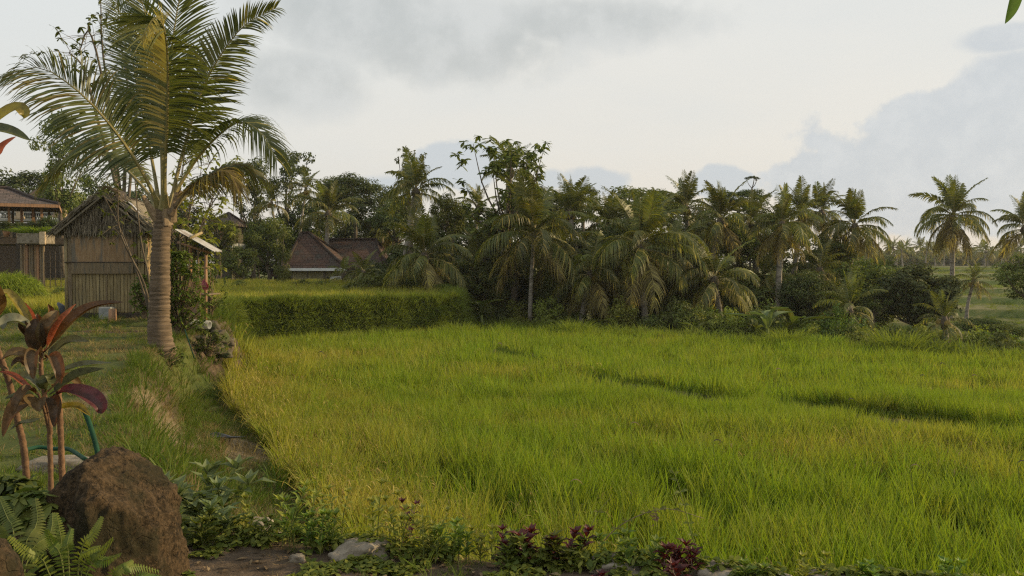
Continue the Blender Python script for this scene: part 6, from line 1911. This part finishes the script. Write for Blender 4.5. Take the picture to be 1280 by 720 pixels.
# tall cordyline just outside the frame whose leaves reach in at the top left
tp = G(-55, 3.0); tall = empty('tall_cordyline', tp, 'tall plant at the left edge whose orange-tipped leaves reach in near the top', 'plant')
m_ = MB(); q = [P(-60, 700, 3.0) - tp, P(-62, 400, 3.0) - tp, P(-58, 205, 3.0) - tp]; q[0].z = -.03
m_.tube(bez(q, 40), [.02 * (1.1 if i % 2 else .95) for i in range(41)], 8); m_.build('stem', [M['ti_stem']], tall, True)
for i, (pts, w, mk) in enumerate([([(-58, 205), (-30, 175), (0, 148), (22, 136), (31, 143), (30, 148)], 9, 'ti_yellow'), ([(-58, 205), (-35, 165), (-8, 162), (16, 166), (38, 176)], 9, 'ti_green'),
                                  ([(-58, 208), (-30, 200), (-6, 196), (6, 182), (20, 171)], 7, 'ti_red'), ([(-58, 205), (-70, 150), (-90, 110)], 10, 'ti_dark'), ([(-58, 205), (-90, 190), (-120, 220)], 10, 'ti_dark'),
                                  ([(-58, 205), (-50, 150), (-40, 100)], 9, 'ti_dark')]):
    lf = MB(); lf.leaf(bez([P(*a, 3.0 - .04 * i) - tp for a in pts], 14), w * 3.0 / F, .25, up=(0.2, -.7, .7), wave=.06, seed=i, prof=pr); lf.build('leaf', [M[mk]], tall, True)

# twig with leaves hanging in at the top right
tg = P(1330, -60, 2.6); br = empty('overhanging_branch', tg, 'leafy twig whose single leaf tip hangs in at the top right corner', 'branch')
m_ = MB(); m_.tube(bez([(0.5, .2, .4), (0.1, .1, .15), P(1272, -30, 2.6) - tg], 8), [.012, .008, .003], 6); m_.build('twig', [M['twig']], br, True)
for i, pts in enumerate([[(1276, -32), (1268, -6), (1262, 14), (1256, 30)], [(1290, -40), (1300, -20), (1310, 10 - 40)], [(1290, -50), (1280, -90), (1260, -110)]]):
    lf = MB(); lf.leaf(bez([P(*a, 2.6) - tg for a in pts], 12), 9 * 2.6 / F, .25, up=(.3, -.9, .2), seed=i); lf.build('leaf', [M['leaf_bright']], br, True)


# ------------------------------------------------------------------ ferns and leafy clumps in the corner
def fern(base, fr, label, seed, size_w=.034, mk='fern'):
    t = empty('fern', base, label, 'fern')
    for i, pts in enumerate(fr):
        c = np.array([tuple(Vector(p) - base) for p in bez(pts, 30)])
        s = np.linspace(.1, .97, 26)
        m_ = MB(); m_.tube([Vector(c[j]) for j in range(0, 31, 3)], [.003 * (1 - .8 * j / 30) for j in range(0, 31, 3)], 5)
        Vs = [np.array([tuple(v) for v in m_.v])]; Fs = [list(f) for f in m_.f]; off = len(m_.v); ms = [0] * len(m_.f)
        for side in (-1, 1):
            q = s * 30; k = np.minimum(q.astype(int), 29); base_ = c[k] + (c[k + 1] - c[k]) * (q - k)[:, None]; T = nrm(c[k + 1] - c[k])
            B = nrm(np.cross(T, np.array([0.15, -.8, .6]))) * side
            u_ = np.minimum(1, s * 4) * (1 - .75 * s ** 2.5)
            D_ = nrm(B + T * .35 + np.array([0, 0, -.12]))
            L = size_w * u_
            st = np.array([0, .5, 1.0]); C = base_[:, None] + D_[:, None] * (L[:, None] * st)[..., None]
            C[..., 2] -= (L * .25)[:, None] * st[None] ** 2
            Wd = T[:, None] * (np.array([.9, 1, .25])[None] * (size_w * .13) * np.ones(len(s))[:, None])[..., None]
            V, Fq = ribbons(C, Wd); Vs.append(V); Fs += (Fq + off).tolist(); off += len(V); ms += [1] * len(Fq)
        V = np.concatenate(Vs)
        obj('frond', mesh_np('frond', V, Fs, [M['stem'], M[mk]], ms, tint=np.random.default_rng(seed + i).random(len(V)) * .4 + .4 * (i % 2)), t)
    return t


FD = 3.7
fb = P(88, 722, FD); fb.z = 0.0
A_ = lambda px, py, dd=0: P(px, py, FD + dd)
fern(fb, [[fb, A_(78, 705), A_(66, 680), A_(58, 661, -.05)], [fb, A_(60, 712), A_(34, 690, -.05), A_(10, 670, -.1)], [fb, A_(86, 700), A_(84, 680), A_(90, 660, .05)],
          [fb, A_(100, 695), A_(116, 668), A_(128, 645, .03)], [fb, A_(104, 705), A_(125, 690), A_(142, 672, -.05)], [fb, A_(98, 706), A_(108, 690, -.1), A_(126, 683, -.16)],
          [fb, A_(110, 712), A_(134, 700), A_(152, 692, -.1)], [fb, A_(78, 700, .1), A_(76, 670, .12), A_(70, 640, .15)]], 'yellow-green fern in front of the boulder', 5)
fb2 = P(140, 745, 3.75); fb2.z = 0.0
fern(fb2, [[fb2, P(150, 722, 3.7), P(168, 708, 3.75), P(200, 714, 3.9)], [fb2, P(140, 728, 3.7), P(150, 712, 3.7), P(166, 700, 3.75)], [fb2, P(165, 730, 3.7), P(190, 722, 3.7), P(214, 728, 3.7)]],
     'small bright fern at the right foot of the boulder', 15, .035)
fb3 = P(10, 735, 3.6); fb3.z = 0.0
fern(fb3, [[fb3, P(2, 690, 3.6), P(-6, 655, 3.6)], [fb3, P(30, 690, 3.7), P(46, 655, 3.8), P(44, 622, 3.9)], [fb3, P(18, 680, 3.7), P(8, 645, 3.8), P(-2, 620, 3.9)], [fb3, P(34, 700, 3.8), P(62, 668, 3.9), P(66, 640, 4.0)]],
     'dark green fern half hidden left of the boulder', 25, .05, 'leaf_mid')
g = P(28, 650, 4.3); leafy_shrub(Vector((g.x, 4.4, 0)), .30, .55, 90, .10, 'leaf_mid', 'leafy green plant between the left edge and the boulder', 31, name='leafy_plant', cat='plant')
g = G(6, 4.9); leafy_shrub(g, .26, .50, 60, .12, 'leaf_dark', 'dark leafy plant at the left edge behind the corner boulder', 32, name='leafy_plant', cat='plant')
g = G(60, 5.1); leafy_shrub(g, .22, .34, 50, .08, 'leaf_bright', 'low green plant at the foot of the cordyline stems', 33, name='leafy_plant', cat='plant')


def weed(px, d, h, n, mk, label, seed, leaf=.052, lean=.25, wid=.42, name='weed', group='weeds along the garden edge', nst=3, cat='weed', spread=.05):
    """branching weed: stems with leaves in pairs, a whorl on top"""
    g = G(px, d); t = empty(name, g, label, cat, group)
    leaf *= 1.25; wid *= 1.2; h *= 1.4
    rr = random.Random(seed); st = MB(); lf = MB()
    for s_ in range(nst):
        a = rr.uniform(0, 6.28); b0 = Vector((rr.gauss(0, spread), rr.gauss(0, spread), -.02)); H_ = h * rr.uniform(.6, 1.0)
        c = bez([b0, b0 + Vector((math.cos(a) * lean * H_ * .3, math.sin(a) * lean * H_ * .3, H_ * .55)), b0 + Vector((math.cos(a) * lean * H_, math.sin(a) * lean * H_, H_))], 12)
        st.tube(c, [.004 * (1 - .6 * i / 12) for i in range(13)], 5)
        for k in range(n):
            i = 3 + int(9 * k / max(1, n - 1)); p_ = c[i]; L = leaf * rr.uniform(.7, 1.25) * (1.1 - .3 * k / n)
            for sgn in (0, math.pi):
                az_ = k * 1.6 + sgn + rr.gauss(0, .3); e = R(rr.uniform(10, 50))
                dv = Vector((math.cos(az_) * math.cos(e), math.sin(az_) * math.cos(e), math.sin(e)))
                lf.leaf([p_, p_ + dv * L * .5 + Vector((0, 0, L * .04)), p_ + dv * L - Vector((0, 0, L * .12))], L * wid * .5, .2, t=rr.random(), prof=lambda q: [.15, 1, .08][int(q * 2 + .01)])
        for k in range(5):
            az_ = k * 1.256 + rr.random(); dv = Vector((math.cos(az_) * .7, math.sin(az_) * .7, .7)); L = leaf * .7; p_ = c[-1]
            lf.leaf([p_, p_ + dv * L * .5, p_ + dv * L], L * wid * .5, .2, t=.9, prof=lambda q: [.15, 1, .08][int(q * 2 + .01)])
    st.build('stem', [M['stem' if mk != 'leaf_red' else 'twig']], t, True); lf.build('leaves', [M[mk]], t)
    return t


WEEDS = [
    (252, 5.6, .26, 7, 'leaf_pale', 'pale striped leafy plant touching the right side of the boulder', dict(leaf=.14, wid=.38, nst=5, lean=.8)),
    (283, 5.5, .20, 6, 'leaf_pale', 'pale long-leaved plant second from the boulder', dict(leaf=.12, wid=.32, nst=4, lean=.9)),
    (238, 5.2, .16, 6, 'leaf_mid', 'dark low plant in the shade at the boulder foot', dict(leaf=.08, nst=5)),
    (306, 5.4, .17, 6, 'leaf_yellow', 'small yellow-green weed right of the pale plants', {}),
    (322, 5.3, .15, 6, 'leaf_mid', 'low dark green weed left of the upright yellow-green ones', {}),
    (343, 5.25, .26, 7, 'leaf_bright', 'upright green weed with narrow leaf whorls, left of the tall pair', dict(leaf=.065, wid=.3)),
    (366, 5.3, .27, 7, 'leaf_yellow', 'upright yellow-green weed with starry leaf whorls', dict(leaf=.07, wid=.3)),
    (392, 5.2, .20, 6, 'leaf_bright', 'bushy green weed just left of the gap with soil', dict(leaf=.05, nst=5)),
    (420, 5.6, .34, 9, 'leaf_yellow', 'tall weed left of the flat pale stone', dict(leaf=.05)),
    (412, 5.2, .18, 6, 'leaf_bright', 'short broad-leaved weed left of the flat pale stone', dict(leaf=.055, nst=4)),
    (482, 5.3, .34, 9, 'leaf_yellow', 'tall yellow-green weed right of the flat pale stone', dict(leaf=.055)),
    (506, 5.1, .27, 8, 'leaf_yellow', 'yellow-green weed with upright shoots, second right of the flat stone', dict(leaf=.055, nst=4)),
    (530, 5.0, .22, 8, 'leaf_yellow', 'bushy yellow-green weed in front of the riper rice', dict(leaf=.05, nst=5)),
    (548, 5.1, .24, 7, 'leaf_bright', 'green weed between the bushy one and the small red shoot', dict(leaf=.05)),
    (527, 5.25, .24, 6, 'leaf_red', 'small dark red shoot among the yellow-green weeds', dict(leaf=.05, nst=2)),
    (572, 5.0, .19, 7, 'leaf_bright', 'low spreading weed left of the red-leaved group', dict(leaf=.06, nst=4)),
    (600, 5.0, .16, 7, 'leaf_yellow', 'low yellowish weed near the red-leaved group', dict(leaf=.05, nst=4)),
    (618, 5.0, .18, 6, 'leaf_red', 'first red-leaved weed from the left', dict(leaf=.055, nst=2)),
    (640, 4.9, .15, 7, 'leaf_mid', 'dark green leafy weed between the red-leaved ones', dict(leaf=.065, nst=5)),
    (660, 4.95, .19, 7, 'leaf_red', 'largest red-leaved weed, its whorl held above the green ones', dict(leaf=.075, nst=3)),
    (684, 4.9, .14, 7, 'leaf_mid', 'dark green weed right of the largest red-leaved one', dict(leaf=.06, nst=5)),
    (712, 4.95, .17, 7, 'leaf_red', 'red-leaved weed next to the pale stone', dict(leaf=.06, nst=3)),
    (726, 4.9, .13, 6, 'leaf_bright', 'green weed against the left side of the pale stone', dict(leaf=.05, nst=4)),
    (806, 4.85, .15, 7, 'leaf_bright', 'green leafy weed right of the pale stone', dict(leaf=.065, nst=5)),
    (840, 4.75, .11, 6, 'leaf_red', 'left of the two red plants right of the pale stone', dict(leaf=.07, nst=3)),
    (868, 4.75, .14, 7, 'leaf_red', 'right of the two red plants right of the pale stone', dict(leaf=.06, nst=3)),
    (752, 4.7, .05, 4, 'leaf_red', 'tiny reddish seedling in front of the pale stone', dict(leaf=.05, nst=1)),
    (930, 4.7, .10, 6, 'leaf_bright', 'low weed between two half buried stones', dict(leaf=.05, nst=4)),
    (1000, 4.65, .11, 6, 'leaf_yellow', 'low yellowish weed near the right end of the garden edge', dict(leaf=.05, nst=4)),
    (1090, 4.7, .12, 6, 'leaf_bright', 'green weed at the right end of the garden edge', dict(leaf=.055, nst=4)),
    (1190, 4.7, .14, 6, 'leaf_bright', 'weed standing before the rice near the right corner', dict(leaf=.055, nst=4)),
    (1250, 4.75, .16, 6, 'leaf_yellow', 'yellowish weed in the lower right corner', dict(leaf=.05, nst=4)),
]
for i, (px, d, h, n, mk, lb, kw) in enumerate(WEEDS): weed(px, d, h, n, mk, lb, 400 + i, **kw)

# three long wand-like stalks in front of the rice
for i, (pts, lb, lf_) in enumerate([
        ([(728, 690), (738, 660), (748, 640), (763, 622)], 'thin pale stalk leaning right, left of the arching one', 3),
        ([(742, 700), (762, 668), (795, 646), (835, 636), (880, 648)], 'long thin stalk arching right with a brown seed cluster', 7),
        ([(880, 705), (866, 672), (856, 636), (846, 600), (838, 584)], 'upright stalk with pale paired leaves behind the red plants', 8)]):
    d = 5.0; q = [P(*p_, d) for p_ in pts]; b_ = q[0].copy(); b_.z = terr(b_.x, b_.y)
    t = empty('wild_stalk', b_, lb, 'weed'); st = MB(); lfm = MB(); c = bez([Vector((0, 0, -.03))] + [p_ - b_ for p_ in q], 24)
    st.tube(c, [.004 * (1 - .6 * j / 24) for j in range(25)], 5); st.build('stem', [M['twig' if i == 1 else 'stem']], t, True)
    for k in range(lf_):
        p_ = c[int(6 + 18 * k / lf_)]
        for s_ in (-1, 1):
            if random.Random(k * 7 + s_).random() < .25: continue
            dv = Vector((s_ * .8, random.Random(k + s_).uniform(-.8, .5), random.Random(k * 3 + s_).uniform(.1, .8))).normalized(); L = random.Random(k * 5 + s_).uniform(.03, .06)
            lfm.leaf([p_, p_ + dv * L * .5, p_ + dv * L + Vector((0, 0, -.01))], .010, .2, up=(0, -.8, .5), prof=lambda q_: [.15, 1, .08][int(q_ * 2 + .01)])
    lfm.build('leaves', [M['leaf_mid']], t)
    if i == 1:
        sdm = MB(); rr = random.Random(8); pc = P(818, 643, d) - b_
        for k in range(34):
            e = pc + Vector((rr.gauss(0, .012), rr.gauss(0, .012), rr.gauss(-.005, .02))); sdm.leaf([e, e + Vector((rr.gauss(0, .01), 0, -.008)), e + Vector((rr.gauss(0, .012), 0, -.016))], .004, .3, up=(0, -1, 0))
        sdm.build('seed_cluster', [M['board']], t)

# dark drooping seed heads standing above the rice
SEEDS = [(713, 602, 8.2, 'left part of the near rice'), (891, 552, 10, 'rice left of the dark gap'), (1138, 583, 9.4, 'rice before the dark hollow'), (1272, 578, 9.6, 'rice at the right edge'),
         (788, 530, 10.6, 'middle of the near rice'), (398, 441, 17.5, 'riper rice left of centre'), (622, 430, 20, 'rice close to the bund'), (1150, 470, 17, 'rice beyond the bund on the right'),
         (970, 462, 18, 'rice beyond the bund in the middle'), (1060, 500, 14, 'rice just before the bund'), (1215, 470, 16.5, 'rice beyond the bund near the right edge'), (1175, 455, 19, 'far rice at the right')]
for i, (px, py, d, wh) in enumerate(SEEDS):
    c_ = P(px, py, d); b_ = Vector((c_.x, d, terr(c_.x, d))); t = empty('seed_head', b_, 'dark drooping grass seed head above the ' + wh, 'seed head', 'seed heads above the rice')
    s_ = c_ - b_; m_ = MB(); m_.tube(bez([(0, 0, 0), s_ * .6 + Vector((.03, 0, 0)), s_], 8), .003, 4); m_.build('stalk', [M['stem']], t)
    m_ = MB(); w_ = .006 * d / 8
    m_.leaf(bez([s_, s_ + Vector((.04, 0, .02)), s_ + Vector((.08, 0, .01)), s_ + Vector((.12, 0, -.03))], 8), w_, .3, up=(0, -.5, .8)); m_.build('ear', [M['wood_dark' if i % 2 else 'board']], t)

# low leafy ground cover knitting the weeds together along the edge
r = np.random.default_rng(78)
n_ = 5200; px_ = r.uniform(215, 1330, n_); y = 4.62 + r.random(n_) ** 1.3 * 1.15; x = (px_ - 640) / F * y
z, sT, *_ = terrain_info(x, y)
edge_ = np.interp(px_, [215, 430, 640, 900, 1280], [5.55, 5.25, 5.0, 4.78, 4.68])
k = (vnoise(x, y, .22, 79, 2) + .25 * np.exp(-((y - edge_) / .16) ** 2) > .66) & (sT > -.45)
cts = np.stack([x, y, z + .015 + .09 * r.random(n_) * np.exp(-((y - edge_) / .22) ** 2)], 1)[k]
V, Fq, tn = rosettes(cts, 80, 6, .05, .55)
tag(obj('ground_cover', mesh_np('ground_cover', V, Fq, foliage('cover_leaves', (0.075, 0.11, 0.02), (0.22, 0.23, 0.04), gloss=.2), tint=tn)), 'low leafy ground cover between the weeds of the garden edge', kind='stuff')

# litter of dry leaves and twigs on the bare soil
r = np.random.default_rng(77)
n_ = 2600
x = r.uniform(-2.6, 3.5, n_); y = 3.9 + r.random(n_) * 2.2
z, sT, *_ = terrain_info(x, y)
k = sT > -.5; x, y, z = x[k], y[k], z[k]; n_ = len(x)
a = r.uniform(0, 6.28, n_); L = r.uniform(.008, .035, n_); thin_ = r.random(n_) < .4
dv = np.stack([np.cos(a), np.sin(a), r.normal(0, .15, n_)], 1); L = np.where(thin_, L * 2.5, L)
C = np.stack([x, y, z + .008], 1)[:, None] + dv[:, None] * (L[:, None] * np.array([-1, 0, 1.0])[None])[..., None]
C[:, 1, 2] += .006
sd_ = np.stack([-np.sin(a), np.cos(a), r.normal(0, .3, n_)], 1)
Wd = sd_[:, None] * (np.where(thin_, .0015, L * .4)[:, None] * np.array([.2, 1, .2])[None])[..., None]
V, Fq = ribbons(C, Wd)
M['litter'] = foliage('litter', (0.10, 0.065, 0.035), (0.30, 0.22, 0.12), trans=.1, gloss=.1)
tag(obj('leaf_litter', mesh_np('leaf_litter', V, Fq, M['litter'], tint=np.repeat(r.random(n_), 6))), 'dry leaves and twigs littering the bare soil', kind='stuff')
# black plastic scrap in the dry patch of the strip
g = G(272, 12.4); m_ = MB(); m_.leaf([(-.35, 0, .05), (-.1, .05, .09), (.15, 0, .05), (.38, .05, .07)], .13, .1, wave=.3, seed=3); o = m_.build('plastic_scrap', [M['black']]); o.location = g
tag(o, 'crumpled black plastic lying in the dry patch of the grassy strip', 'plastic')

# ------------------------------------------------------------------ evening haze
m_ = MB(); m_.box(-1550, 1550, -350, 3060, -6, 17)
hz = m_.build('haze', [])
mh = bpy.data.materials.new('haze'); mh.use_nodes = True; nh = NT(mh.node_tree); nh.n.clear()
oh = nh.node('ShaderNodeOutputMaterial'); pv = nh.node('ShaderNodeVolumePrincipled')
pv.inputs['Color'].default_value = (0.86, 0.88, 0.90, 1); pv.inputs['Density'].default_value = 0.0003; pv.inputs['Anisotropy'].default_value = 0.3
nh.l.new(pv.outputs[0], oh.inputs['Volume']); hz.data.materials.append(mh)
tag(hz, 'thin evening haze over the fields', kind='stuff')
scene.cycles.volume_bounces = 0
